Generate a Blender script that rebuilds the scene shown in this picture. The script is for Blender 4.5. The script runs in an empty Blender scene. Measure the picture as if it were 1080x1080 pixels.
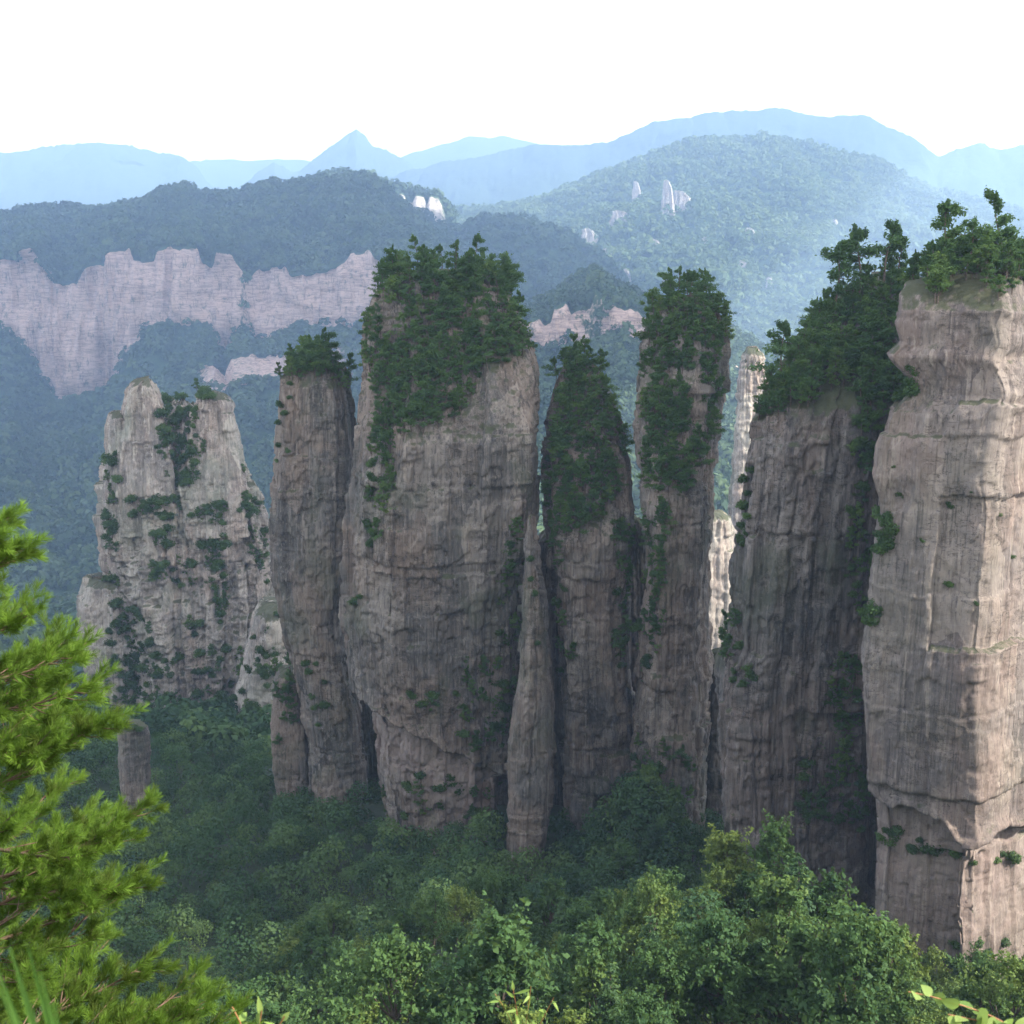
import bpy, math, random
import numpy as np
from mathutils import Vector
from mathutils.bvhtree import BVHTree

SC = bpy.context.scene
COL = SC.collection
rnd = random.Random(7)
RG = np.random.default_rng(11)
PI = math.pi

# ------------------------------------------------------------------ camera
F_PX = 1200.0                 # focal length in pixels of a 1080 px frame
PITCH = math.radians(11.3)
cam_data = bpy.data.cameras.new("camera")
cam_data.sensor_width = 36.0
cam_data.lens = 36.0 * F_PX / 1080.0
cam_data.clip_start = 0.1
cam_data.clip_end = 60000.0
cam_data.dof.use_dof = True
cam_data.dof.focus_distance = 300.0
cam_data.dof.aperture_fstop = 5.6
cam = bpy.data.objects.new("camera", cam_data)
cam.rotation_euler = (PI / 2 - PITCH, 0, 0)
COL.objects.link(cam)
SC.camera = cam

# ------------------------------------------------------------------ sky and sun
SUN_EL = math.radians(38)
SUN_AZ = math.radians(108.0)    # clockwise from the viewing direction (+y)
sun_dir = Vector((math.sin(SUN_AZ) * math.cos(SUN_EL), math.cos(SUN_AZ) * math.cos(SUN_EL), math.sin(SUN_EL)))
world = bpy.data.worlds.new("World")
SC.world = world
world.use_nodes = True
nt = world.node_tree
nt.nodes.clear()
w_out = nt.nodes.new("ShaderNodeOutputWorld")
w_bg = nt.nodes.new("ShaderNodeBackground")
w_bg.inputs["Strength"].default_value = 0.15
w_sky = nt.nodes.new("ShaderNodeTexSky")
w_sky.sky_type = 'NISHITA'
w_sky.sun_disc = False
w_sky.sun_elevation = SUN_EL
w_sky.sun_rotation = SUN_AZ
w_sky.altitude = 1000
w_sky.air_density = 1.0
w_sky.dust_density = 6.0
w_sky.ozone_density = 1.0
# a thin veil of high cloud whitens the sky
w_tc = nt.nodes.new("ShaderNodeTexCoord")
w_map = nt.nodes.new("ShaderNodeMapping")
w_map.inputs["Scale"].default_value = (2.0, 2.0, 5.0)
w_noise = nt.nodes.new("ShaderNodeTexNoise")
w_noise.inputs["Scale"].default_value = 1.6
w_noise.inputs["Detail"].default_value = 5
w_rng = nt.nodes.new("ShaderNodeMapRange")
w_rng.inputs["From Min"].default_value = 0.3
w_rng.inputs["From Max"].default_value = 0.7
w_rng.inputs["To Min"].default_value = 0.55
w_rng.inputs["To Max"].default_value = 0.9
w_mix = nt.nodes.new("ShaderNodeMix")
w_mix.data_type = 'RGBA'
w_sep = nt.nodes.new("ShaderNodeSeparateXYZ")
w_el = nt.nodes.new("ShaderNodeMapRange")          # the veil is brightest low over the horizon
w_el.inputs["From Min"].default_value = 0.05
w_el.inputs["From Max"].default_value = 0.55
w_veil = nt.nodes.new("ShaderNodeMix")
w_veil.data_type = 'RGBA'
w_veil.inputs[6].default_value = (15.6, 15.2, 15.0, 1)
w_veil.inputs[7].default_value = (5.0, 5.0, 5.1, 1)
nt.links.new(w_tc.outputs["Generated"], w_sep.inputs[0])
nt.links.new(w_sep.outputs["Z"], w_el.inputs["Value"])
nt.links.new(w_el.outputs["Result"], w_veil.inputs[0])
nt.links.new(w_veil.outputs[2], w_mix.inputs[7])
nt.links.new(w_tc.outputs["Generated"], w_map.inputs["Vector"])
nt.links.new(w_map.outputs["Vector"], w_noise.inputs["Vector"])
nt.links.new(w_noise.outputs["Fac"], w_rng.inputs["Value"])
nt.links.new(w_rng.outputs["Result"], w_mix.inputs[0])
nt.links.new(w_sky.outputs["Color"], w_mix.inputs[6])
nt.links.new(w_mix.outputs[2], w_bg.inputs["Color"])
nt.links.new(w_bg.outputs["Background"], w_out.inputs["Surface"])

sun_data = bpy.data.lights.new("sun", 'SUN')
sun_data.energy = 5.0
sun_data.angle = math.radians(0.5)
sun_data.color = (1.0, 0.93, 0.82)
sun = bpy.data.objects.new("sun", sun_data)
sun.rotation_euler = (-sun_dir).to_track_quat('-Z', 'Y').to_euler()
sun.location = (300, -100, 400)
COL.objects.link(sun)

SC.view_settings.view_transform = 'Standard'
SC.view_settings.look = 'None'
SC.view_settings.exposure = 1.32
SC.view_settings.gamma = 1.0
SC.cycles.max_bounces = 6
SC.cycles.diffuse_bounces = 3
SC.cycles.transmission_bounces = 3
SC.cycles.volume_bounces = 1
SC.cycles.use_denoising = True
SC.cycles.denoising_prefilter = 'ACCURATE'


# ------------------------------------------------------------------ projection
CP, SP = math.cos(PITCH), math.sin(PITCH)


def at(px, py, depth):
    """The world point a pixel of the 1080 px photograph shows at a forward distance."""
    xc = (px - 540.0) / F_PX
    yc = (540.0 - py) / F_PX
    dy = CP + yc * SP
    dz = -SP + yc * CP
    s = depth / dy
    return np.array((xc * s, depth, dz * s))


def ray(px, py):
    return Vector(at(px, py, 1.0)).normalized()


def project(p):
    x, y, z = p
    d = y * CP - z * SP
    u = y * SP + z * CP
    return 540 + F_PX * x / d, 540 - F_PX * u / d


# ------------------------------------------------------------------ noise
def _hash(ix, iy, iz, seed):
    h = (ix.astype(np.uint32) * np.uint32(374761393) + iy.astype(np.uint32) * np.uint32(668265263)
         + iz.astype(np.uint32) * np.uint32(2246822519) + np.uint32((seed * 3266489917) & 0xFFFFFFFF))
    h = (h ^ (h >> np.uint32(13))) * np.uint32(1274126177)
    h = (h ^ (h >> np.uint32(16))) * np.uint32(2246822519)
    h = h ^ (h >> np.uint32(15))
    return h.astype(np.float64) / 4294967295.0 * 2 - 1


def vnoise(x, y, z, seed=0):
    x, y, z = np.broadcast_arrays(np.asarray(x, float), np.asarray(y, float), np.asarray(z, float))
    fx, fy, fz = np.floor(x), np.floor(y), np.floor(z)
    ix, iy, iz = fx.astype(np.int64), fy.astype(np.int64), fz.astype(np.int64)
    tx, ty, tz = x - fx, y - fy, z - fz
    sx, sy, sz = (t * t * t * (t * (t * 6 - 15) + 10) for t in (tx, ty, tz))
    out = 0
    for a in (0, 1):
        for b in (0, 1):
            for c in (0, 1):
                wgt = (sx if a else 1 - sx) * (sy if b else 1 - sy) * (sz if c else 1 - sz)
                out = out + wgt * _hash(ix + a, iy + b, iz + c, seed)
    return out


def fbm(x, y, z, seed=0, octaves=4, gain=0.5):
    out, amp, f = 0, 1.0, 1.0
    for k in range(octaves):
        out = out + amp * vnoise(np.asarray(x) * f, np.asarray(y) * f, np.asarray(z) * f, seed + 17 * k)
        amp *= gain
        f *= 2.03
    return out


def sstep(a, b, x):
    t = np.clip((x - a) / (b - a), 0, 1)
    return t * t * (3 - 2 * t)


# ------------------------------------------------------------------ mesh helpers
def mesh_of(name, V, F, mat, smooth=False, attrs=None):
    V = np.asarray(V, np.float32)
    F = np.asarray(F, np.int32)
    me = bpy.data.meshes.new(name)
    n, k = F.shape
    me.vertices.add(len(V))
    me.vertices.foreach_set("co", V.ravel())
    me.loops.add(n * k)
    me.loops.foreach_set("vertex_index", F.ravel())
    me.polygons.add(n)
    me.polygons.foreach_set("loop_start", np.arange(0, n * k, k, dtype=np.int32))
    me.polygons.foreach_set("loop_total", np.full(n, k, np.int32))
    if smooth:
        me.polygons.foreach_set("use_smooth", np.ones(n, bool))
    for key, val in (attrs or {}).items():
        a = me.attributes.new(key, 'FLOAT', 'POINT')
        a.data.foreach_set("value", np.asarray(val, np.float32))
    me.materials.append(mat)
    me.update()
    me.validate()
    return me


def link(name, data, parent=None, loc=(0, 0, 0), rot=(0, 0, 0), scale=(1, 1, 1)):
    o = bpy.data.objects.new(name, data)
    COL.objects.link(o)
    o.parent = parent
    o.location = loc
    o.rotation_euler = rot
    o.scale = scale
    return o


def tag(o, label, cat=None, group=None, kind=None):
    o["label"] = label
    if cat:
        o["category"] = cat
    if group:
        o["group"] = group
    if kind:
        o["kind"] = kind
    return o


class Buf:
    """Collects quads (tris repeat their last index) for one mesh."""

    def __init__(self):
        self.V, self.F, self.T, self.n = [], [], [], 0

    def add(self, V, F, tone=0.0):
        V = np.asarray(V, float)
        F = np.asarray(F, int)
        self.V.append(V)
        self.F.append(F + self.n)
        self.T.append(np.full(len(V), tone) if np.isscalar(tone) else np.asarray(tone))
        self.n += len(V)

    def mesh(self, name, mat, smooth=False):
        return mesh_of(name, np.concatenate(self.V), np.concatenate(self.F), mat, smooth, {"tone": np.concatenate(self.T)})

    def tube(self, pts, radii, sides=6, tone=0.0):
        pts = np.asarray(pts, float)
        n = len(pts)
        tan = np.gradient(pts, axis=0)
        tan /= np.linalg.norm(tan, axis=1)[:, None] + 1e-9
        ref = np.array((0.31, 0.17, 0.93)) if abs(tan[0][2]) < 0.8 else np.array((1.0, 0.1, 0.0))
        a = np.cross(tan, ref)
        a /= np.linalg.norm(a, axis=1)[:, None] + 1e-9
        b = np.cross(tan, a)
        ang = np.linspace(0, 2 * PI, sides, endpoint=False)
        ring = pts[:, None, :] + np.asarray(radii)[:, None, None] * (np.cos(ang)[None, :, None] * a[:, None, :] + np.sin(ang)[None, :, None] * b[:, None, :])
        V = ring.reshape(-1, 3)
        F = []
        for i in range(n - 1):
            for j in range(sides):
                k = (j + 1) % sides
                F.append((i * sides + j, i * sides + k, (i + 1) * sides + k, (i + 1) * sides + j))
        self.add(V, F, tone)

    def leaves(self, C, N, size, rng, tone, aspect=0.62, droop=None):
        """Diamond leaf clumps at C, facing N."""
        C = np.asarray(C, float)
        N = np.asarray(N, float)
        n = len(C)
        N = N / (np.linalg.norm(N, axis=1)[:, None] + 1e-9)
        R = rng.normal(size=(n, 3))
        if droop is not None:
            R = R * 0.5 + droop
        T = R - (R * N).sum(1)[:, None] * N
        T /= np.linalg.norm(T, axis=1)[:, None] + 1e-9
        B = np.cross(N, T)
        s = np.asarray(size)
        s = (np.full(n, s) if s.ndim == 0 else s)[:, None] * (0.7 + 0.6 * rng.random((n, 1)))
        bend = N * s * 0.22
        V = np.stack([C - T * s, C + B * s * aspect + bend, C + T * s, C - B * s * aspect + bend], axis=1).reshape(-1, 3)
        F = np.arange(4 * n).reshape(n, 4)
        t = np.repeat(np.full(n, tone) if np.isscalar(tone) else tone, 4)
        self.add(V, F, t)


# ------------------------------------------------------------------ materials
def new_mat(name):
    m = bpy.data.materials.new(name)
    m.use_nodes = True
    t = m.node_tree
    t.nodes.clear()
    out = t.nodes.new("ShaderNodeOutputMaterial")
    return m, t, out


def nd(t, kind, **inputs):
    n = t.nodes.new(kind)
    for k, v in inputs.items():
        key = k.replace("_", " ")
        if key in n.inputs:
            n.inputs[key].default_value = v
    return n


def mapping(t, src, scale, loc=(0, 0, 0)):
    m = t.nodes.new("ShaderNodeMapping")
    m.inputs["Scale"].default_value = scale
    m.inputs["Location"].default_value = loc
    t.links.new(src, m.inputs["Vector"])
    return m.outputs["Vector"]


def noise(t, vec, scale, detail=4, rough=0.55, dist=0.0):
    n = t.nodes.new("ShaderNodeTexNoise")
    n.inputs["Scale"].default_value = scale
    n.inputs["Detail"].default_value = detail
    n.inputs["Roughness"].default_value = rough
    n.inputs["Distortion"].default_value = dist
    t.links.new(vec, n.inputs["Vector"])
    return n.outputs["Fac"]


def rng_node(t, val, a, b, c=0.0, d=1.0, smooth=True):
    n = t.nodes.new("ShaderNodeMapRange")
    n.interpolation_type = 'SMOOTHSTEP' if smooth else 'LINEAR'
    n.inputs["From Min"].default_value = a
    n.inputs["From Max"].default_value = b
    n.inputs["To Min"].default_value = c
    n.inputs["To Max"].default_value = d
    t.links.new(val, n.inputs["Value"])
    return n.outputs["Result"]


def mixc(t, fac, a, b):
    n = t.nodes.new("ShaderNodeMix")
    n.data_type = 'RGBA'
    if isinstance(fac, float):
        n.inputs[0].default_value = fac
    else:
        t.links.new(fac, n.inputs[0])
    for i, c in ((6, a), (7, b)):
        if isinstance(c, tuple):
            n.inputs[i].default_value = (*c, 1)
        else:
            t.links.new(c, n.inputs[i])
    return n.outputs[2]


def math_node(t, op, a, b):
    n = t.nodes.new("ShaderNodeMath")
    n.operation = op
    for i, v in ((0, a), (1, b)):
        if isinstance(v, (int, float)):
            n.inputs[i].default_value = v
        else:
            t.links.new(v, n.inputs[i])
    return n.outputs[0]


def attr(t, name):
    n = t.nodes.new("ShaderNodeAttribute")
    n.attribute_name = name
    return n.outputs["Fac"]


def rock_mat(name, grey=(0.142, 0.130, 0.117), warm=(0.210, 0.163, 0.130), pale=(0.330, 0.285, 0.240), dark=(0.034, 0.032, 0.033),
             lichen=(0.076, 0.088, 0.056), streak=0.6, lich=0.5, pale_amt=0.35, seed=0.0, size=1.0, crack=0.2):
    """Layered sandstone: broad tone patches, vertical water stains, bedding lines, joints, lichen."""
    m, t, out = new_mat(name)
    g = t.nodes.new("ShaderNodeNewGeometry")
    pos = g.outputs["Position"]
    off = (seed * 13.7, seed * 7.1, seed * 3.3)
    k = 1.0 / size
    big = noise(t, mapping(t, pos, (0.035 * k, 0.035 * k, 0.022 * k), off), 1.0, 4, 0.6, 0.6)
    c = mixc(t, rng_node(t, big, 0.44, 0.58), grey, warm)
    n2 = noise(t, mapping(t, pos, (0.09 * k, 0.09 * k, 0.05 * k), off), 1.0, 6, 0.65, 0.8)
    c = mixc(t, math_node(t, 'MULTIPLY', rng_node(t, n2, 0.50, 0.72), pale_amt * 1.6), c, pale)
    # each slab of the face has a tone of its own
    slab_w = t.nodes.new("ShaderNodeTexNoise")
    slab_w.inputs["Scale"].default_value = 0.16 * k
    slab_w.inputs["Detail"].default_value = 3
    t.links.new(pos, slab_w.inputs["Vector"])
    slab_a = t.nodes.new("ShaderNodeVectorMath")
    slab_a.operation = 'MULTIPLY_ADD'
    t.links.new(slab_w.outputs["Color"], slab_a.inputs[0])
    slab_a.inputs[1].default_value = (3.0 * size, 3.0 * size, 6.0 * size)
    t.links.new(pos, slab_a.inputs[2])
    vs = t.nodes.new("ShaderNodeTexVoronoi")
    vs.inputs["Scale"].default_value = 1.0
    t.links.new(mapping(t, slab_a.outputs[0], (0.085 * k, 0.085 * k, 0.034 * k), off), vs.inputs["Vector"])
    vsep = t.nodes.new("ShaderNodeSeparateColor")
    t.links.new(vs.outputs["Color"], vsep.inputs[0])
    c = mixc(t, rng_node(t, vsep.outputs[0], 0.55, 1.0, 0.0, 0.55, False), c, pale)
    c = mixc(t, rng_node(t, vsep.outputs[0], 0.45, 0.0, 0.0, 0.42, False), c, dark)
    c = mixc(t, rng_node(t, vsep.outputs[1], 0.6, 1.0, 0.0, 0.5, False), c, warm)
    # bedding: a few thin tone bands, stronger in some zones than others
    bed = noise(t, mapping(t, pos, (0.03 * k, 0.03 * k, 0.42 * k), off), 1.0, 5, 0.62, 0.35)
    zone = noise(t, mapping(t, pos, (0.06 * k, 0.06 * k, 0.05 * k), (off[2], off[0] + 5, off[1])), 1.0, 3)
    zf = rng_node(t, zone, 0.45, 0.65)
    c = mixc(t, math_node(t, 'MULTIPLY', rng_node(t, bed, 0.56, 0.70), math_node(t, 'MULTIPLY', zf, 0.4)), c, dark)
    c = mixc(t, math_node(t, 'MULTIPLY', rng_node(t, bed, 0.46, 0.30), math_node(t, 'MULTIPLY', zf, 0.35)), c, pale)
    # vertical water stains
    st = noise(t, mapping(t, pos, (0.34 * k, 0.34 * k, 0.011 * k), off), 1.0, 6, 0.68, 0.5)
    st_area = noise(t, mapping(t, pos, (0.05 * k, 0.05 * k, 0.03 * k), (off[1], off[2], off[0])), 1.0, 3)
    stf = math_node(t, 'MULTIPLY', rng_node(t, st, 0.50, 0.66), rng_node(t, st_area, 0.34, 0.52))
    c = mixc(t, math_node(t, 'MULTIPLY', stf, streak), c, dark)
    st2 = noise(t, mapping(t, pos, (0.6 * k, 0.6 * k, 0.02 * k), (off[2] + 9, off[0], off[1])), 1.0, 4, 0.6, 0.3)
    c = mixc(t, math_node(t, 'MULTIPLY', rng_node(t, st2, 0.56, 0.68), 0.6), c, pale)
    st3 = noise(t, mapping(t, pos, (1.5 * k, 1.5 * k, 0.035 * k), (off[0] + 3, off[2], off[1])), 1.0, 5, 0.7, 0.4)
    c = mixc(t, math_node(t, 'MULTIPLY', rng_node(t, st3, 0.52, 0.64), 0.6), c, dark)
    c = mixc(t, math_node(t, 'MULTIPLY', rng_node(t, st3, 0.46, 0.34), 0.42), c, pale)
    hair = noise(t, mapping(t, pos, (0.16 * k, 0.16 * k, 0.55 * k), (off[1] + 17, off[0], off[2])), 1.0, 7, 0.6, 1.2)
    hl = math_node(t, 'ABSOLUTE', math_node(t, 'SUBTRACT', hair, 0.5), 0.0)
    hairf = math_node(t, 'MULTIPLY', rng_node(t, hl, 0.0, 0.014, 1.0, 0.0), rng_node(t, zone, 0.44, 0.56))
    c = mixc(t, math_node(t, 'MULTIPLY', hairf, 0.8), c, tuple(x * .55 for x in dark))
    # lichen
    li = noise(t, mapping(t, pos, (0.04 * k, 0.04 * k, 0.03 * k), (off[0] + 31, off[1], off[2])), 1.0, 5, 0.6, 0.5)
    c = mixc(t, math_node(t, 'MULTIPLY', rng_node(t, li, 0.50, 0.68), lich), c, lichen)
    # freshly broken, paler stone
    fr = attr(t, "fresh")
    frn = rng_node(t, n2, 0.30, 0.62)
    c = mixc(t, math_node(t, 'MULTIPLY', fr, 0.75), c, mixc(t, frn, (0.25, 0.18, 0.16), (0.36, 0.295, 0.26)))
    # joints
    v = t.nodes.new("ShaderNodeTexVoronoi")
    v.feature = 'DISTANCE_TO_EDGE'
    v.inputs["Scale"].default_value = 1.0
    warp = t.nodes.new("ShaderNodeTexNoise")
    warp.inputs["Scale"].default_value = 0.25 * k
    warp.inputs["Detail"].default_value = 4
    t.links.new(pos, warp.inputs["Vector"])
    add = t.nodes.new("ShaderNodeVectorMath")
    add.operation = 'MULTIPLY_ADD'
    t.links.new(warp.outputs["Color"], add.inputs[0])
    add.inputs[1].default_value = (5 * size, 5 * size, 5 * size)
    t.links.new(pos, add.inputs[2])
    t.links.new(mapping(t, add.outputs[0], (0.11 * k, 0.11 * k, 0.055 * k), off), v.inputs["Vector"])
    cr = rng_node(t, v.outputs["Distance"], 0.0, 0.028, 1.0, 0.0)
    crm = math_node(t, 'MULTIPLY', cr, rng_node(t, st_area, 0.42, 0.58))
    c = mixc(t, math_node(t, 'MULTIPLY', crm, crack), c, (0.05, 0.045, 0.045))
    # fine grain
    fine = noise(t, mapping(t, pos, (1.6 * k, 1.6 * k, 0.9 * k), off), 1.0, 8, 0.75, 0.2)
    c = mixc(t, 0.55, c, mixc(t, rng_node(t, fine, 0.3, 0.7), dark, pale)) if False else mixc(t, math_node(t, 'MULTIPLY', rng_node(t, fine, 0.54, 0.70), 0.5), c, pale)
    c = mixc(t, math_node(t, 'MULTIPLY', rng_node(t, fine, 0.46, 0.30), 0.6), c, dark)
    # soil and moss where the stone is level enough to hold it
    sep = t.nodes.new("ShaderNodeSeparateXYZ")
    t.links.new(g.outputs["Normal"], sep.inputs[0])
    up = math_node(t, 'ADD', sep.outputs["Z"], math_node(t, 'MULTIPLY', math_node(t, 'SUBTRACT', fine, 0.5), 0.7))
    c = mixc(t, math_node(t, 'MULTIPLY', rng_node(t, up, 0.45, 0.72), 0.85), c, (0.055, 0.065, 0.03))
    p = nd(t, "ShaderNodeBsdfPrincipled", Roughness=0.93)
    p.inputs["Specular IOR Level"].default_value = 0.2
    t.links.new(c, p.inputs["Base Color"])
    h = math_node(t, 'ADD', math_node(t, 'MULTIPLY', bed, 0.45), math_node(t, 'MULTIPLY', fine, 0.7))
    h = math_node(t, 'SUBTRACT', h, math_node(t, 'MULTIPLY', hairf, 0.35))
    h = math_node(t, 'ADD', h, math_node(t, 'MULTIPLY', st, 0.5))
    b = nd(t, "ShaderNodeBump", Strength=0.6, Distance=0.8 * size)
    t.links.new(h, b.inputs["Height"])
    t.links.new(b.outputs["Normal"], p.inputs["Normal"])
    t.links.new(p.outputs[0], out.inputs["Surface"])
    return m


def leaf_mat(name, dark, mid, light, trans=0.3, objvar=0.6, gloss=0.03):
    """Foliage: colour by clump tone and by tree, thin leaves that let light through."""
    m, t, out = new_mat(name)
    info = t.nodes.new("ShaderNodeObjectInfo")
    tone = attr(t, "tone")
    f = math_node(t, 'ADD', math_node(t, 'MULTIPLY', tone, 1 - objvar), math_node(t, 'MULTIPLY', info.outputs["Random"], objvar))
    r = t.nodes.new("ShaderNodeValToRGB")
    r.color_ramp.elements[0].color = (*dark, 1)
    r.color_ramp.elements[1].color = (*light, 1)
    e = r.color_ramp.elements.new(0.5)
    e.color = (*mid, 1)
    t.links.new(f, r.inputs[0])
    d = nd(t, "ShaderNodeBsdfPrincipled", Roughness=0.7)
    d.inputs["Specular IOR Level"].default_value = gloss * 8
    tr = nd(t, "ShaderNodeBsdfTranslucent")
    t.links.new(r.outputs[0], d.inputs["Base Color"])
    t.links.new(mixc(t, 0.5, r.outputs[0], tuple(x * 1.3 for x in light)), tr.inputs["Color"])
    mx = t.nodes.new("ShaderNodeMixShader")
    mx.inputs[0].default_value = trans
    t.links.new(d.outputs[0], mx.inputs[1])
    t.links.new(tr.outputs[0], mx.inputs[2])
    t.links.new(mx.outputs[0], out.inputs["Surface"])
    return m


def plain_mat(name, c1, c2, scale=0.5, rough=0.9, bump=0.0):
    m, t, out = new_mat(name)
    g = t.nodes.new("ShaderNodeNewGeometry")
    n = noise(t, g.outputs["Position"], scale, 6, 0.65)
    p = nd(t, "ShaderNodeBsdfPrincipled", Roughness=rough)
    t.links.new(mixc(t, rng_node(t, n, 0.35, 0.65), c1, c2), p.inputs["Base Color"])
    if bump:
        b = nd(t, "ShaderNodeBump", Strength=0.6, Distance=bump)
        t.links.new(n, b.inputs["Height"])
        t.links.new(b.outputs["Normal"], p.inputs["Normal"])
    t.links.new(p.outputs[0], out.inputs["Surface"])
    return m


def slope_mat(name, wood1, wood2, rock_a, rock_b, size=1.0):
    """Wooded mountainside with bare stone where the mesh says cliff."""
    m, t, out = new_mat(name)
    g = t.nodes.new("ShaderNodeNewGeometry")
    pos = g.outputs["Position"]
    k = 1.0 / size
    n1 = noise(t, mapping(t, pos, (0.06 * k, 0.06 * k, 0.06 * k)), 1.0, 6, 0.7)
    wood = mixc(t, rng_node(t, n1, 0.35, 0.65), wood1, wood2)
    bed = noise(t, mapping(t, pos, (0.02 * k, 0.02 * k, 0.13 * k)), 1.0, 6, 0.75, 0.6)
    fis = noise(t, mapping(t, pos, (0.09 * k, 0.09 * k, 0.012 * k)), 1.0, 5, 0.7, 0.3)
    n3 = noise(t, mapping(t, pos, (0.05 * k, 0.05 * k, 0.02 * k)), 1.0, 6, 0.7)
    rock = mixc(t, rng_node(t, bed, 0.36, 0.60), rock_b, rock_a)
    rock = mixc(t, math_node(t, 'MULTIPLY', rng_node(t, fis, 0.54, 0.64), 0.55), rock, tuple(x * .5 for x in rock_b))
    rock = mixc(t, math_node(t, 'MULTIPLY', rng_node(t, n3, 0.54, 0.66), 0.6), rock, wood1)
    r = math_node(t, 'ADD', attr(t, "rock"), math_node(t, 'MULTIPLY', math_node(t, 'SUBTRACT', n3, 0.5), 0.9))
    c = mixc(t, rng_node(t, r, 0.42, 0.56), wood, rock)
    p = nd(t, "ShaderNodeBsdfPrincipled", Roughness=0.95)
    p.inputs["Specular IOR Level"].default_value = 0.1
    t.links.new(c, p.inputs["Base Color"])
    b = nd(t, "ShaderNodeBump", Strength=0.8, Distance=6 * size)
    t.links.new(math_node(t, 'ADD', bed, n1), b.inputs["Height"])
    t.links.new(b.outputs["Normal"], p.inputs["Normal"])
    t.links.new(p.outputs[0], out.inputs["Surface"])
    return m


M_ROCK_MAIN = rock_mat("rock main pillar", streak=0.75, lich=0.6, seed=1.0)
M_ROCK_SLIM = rock_mat("rock slim pillar", streak=0.55, lich=0.45, pale_amt=0.4, seed=2.3)
M_ROCK_MID = rock_mat("rock middle pillars", streak=0.5, lich=0.5, pale_amt=0.4, seed=3.7)
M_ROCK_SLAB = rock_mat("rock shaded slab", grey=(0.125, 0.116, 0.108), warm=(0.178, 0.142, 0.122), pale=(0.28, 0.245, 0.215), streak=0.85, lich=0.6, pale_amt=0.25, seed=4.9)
M_ROCK_CLIFF = rock_mat("rock near cliff", grey=(0.180, 0.154, 0.141), warm=(0.235, 0.178, 0.150), pale=(0.36, 0.305, 0.255), dark=(0.055, 0.048, 0.048), crack=0.0, streak=0.35, lich=0.25, pale_amt=0.5, seed=6.1)
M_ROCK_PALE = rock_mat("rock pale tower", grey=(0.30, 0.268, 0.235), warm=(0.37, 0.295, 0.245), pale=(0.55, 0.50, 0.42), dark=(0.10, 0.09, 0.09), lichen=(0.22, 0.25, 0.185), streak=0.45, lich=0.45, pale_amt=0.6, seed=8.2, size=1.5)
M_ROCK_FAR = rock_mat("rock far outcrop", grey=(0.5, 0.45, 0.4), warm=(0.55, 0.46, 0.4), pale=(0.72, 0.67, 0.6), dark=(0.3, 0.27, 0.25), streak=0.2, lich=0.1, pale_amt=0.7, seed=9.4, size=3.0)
M_BARK = plain_mat("bark", (0.07, 0.05, 0.038), (0.15, 0.115, 0.09), 3.0, 0.95, 0.05)
M_BARK_PINE = plain_mat("reddish pine bark", (0.09, 0.055, 0.035), (0.19, 0.12, 0.08), 6.0, 0.95, 0.03)
M_PINE = leaf_mat("pine foliage", (0.038, 0.082, 0.028), (0.068, 0.132, 0.038), (0.108, 0.182, 0.046), 0.3)
M_LEAF = leaf_mat("broadleaf foliage", (0.036, 0.085, 0.030), (0.072, 0.140, 0.040), (0.135, 0.205, 0.046), 0.3)
M_VALLEY = leaf_mat("valley tree foliage", (0.030, 0.078, 0.026), (0.066, 0.128, 0.034), (0.165, 0.215, 0.042), 0.3, objvar=0.7)
M_FIR = leaf_mat("fir foliage", (0.025, 0.060, 0.028), (0.045, 0.095, 0.035), (0.08, 0.14, 0.05), 0.25)
M_SHRUB = leaf_mat("shrub foliage", (0.032, 0.068, 0.022), (0.055, 0.105, 0.028), (0.10, 0.17, 0.04), 0.3)
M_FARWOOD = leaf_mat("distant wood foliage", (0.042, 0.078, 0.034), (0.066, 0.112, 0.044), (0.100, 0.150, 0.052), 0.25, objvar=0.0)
M_DEEPWOOD = leaf_mat("deep valley foliage", (0.018, 0.050, 0.022), (0.042, 0.092, 0.032), (0.090, 0.150, 0.042), 0.25, objvar=0.0)
M_NEAR_PINE = leaf_mat("bright pine needles", (0.062, 0.085, 0.014), (0.090, 0.165, 0.018), (0.145, 0.245, 0.026), 0.3, objvar=0.25)
M_NEAR_LEAF = leaf_mat("bright fresh leaves", (0.10, 0.18, 0.035), (0.17, 0.26, 0.05), (0.26, 0.34, 0.09), 0.35, objvar=0.2, gloss=.05)
M_GRASS = leaf_mat("grass blades", (0.06, 0.14, 0.02), (0.09, 0.19, 0.03), (0.13, 0.24, 0.05), 0.35, objvar=0.5)
M_STEM_RED = plain_mat("reddish stems", (0.22, 0.09, 0.035), (0.32, 0.16, 0.06), 20.0, 0.7)
M_HILLWOOD = leaf_mat("sunlit hill foliage", (0.085, 0.135, 0.050), (0.125, 0.185, 0.064), (0.165, 0.225, 0.075), 0.35, objvar=0.0)  # lighter copy of the far foliage, some of the hill's sunlight put into its colour
M_GROUND = plain_mat("forest floor", (0.016, 0.032, 0.012), (0.034, 0.048, 0.020), 0.15, 1.0, 0.5)
M_SLOPE = slope_mat("wooded slope", (0.030, 0.060, 0.028), (0.05, 0.085, 0.035), (0.60, 0.43, 0.345), (0.31, 0.22, 0.18))
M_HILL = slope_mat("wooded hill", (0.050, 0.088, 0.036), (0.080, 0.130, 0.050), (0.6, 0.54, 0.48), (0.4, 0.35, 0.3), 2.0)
M_FARHILL = slope_mat("far mountain", (0.045, 0.075, 0.04), (0.065, 0.10, 0.05), (0.35, 0.3, 0.27), (0.2, 0.18, 0.16), 4.0)

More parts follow.
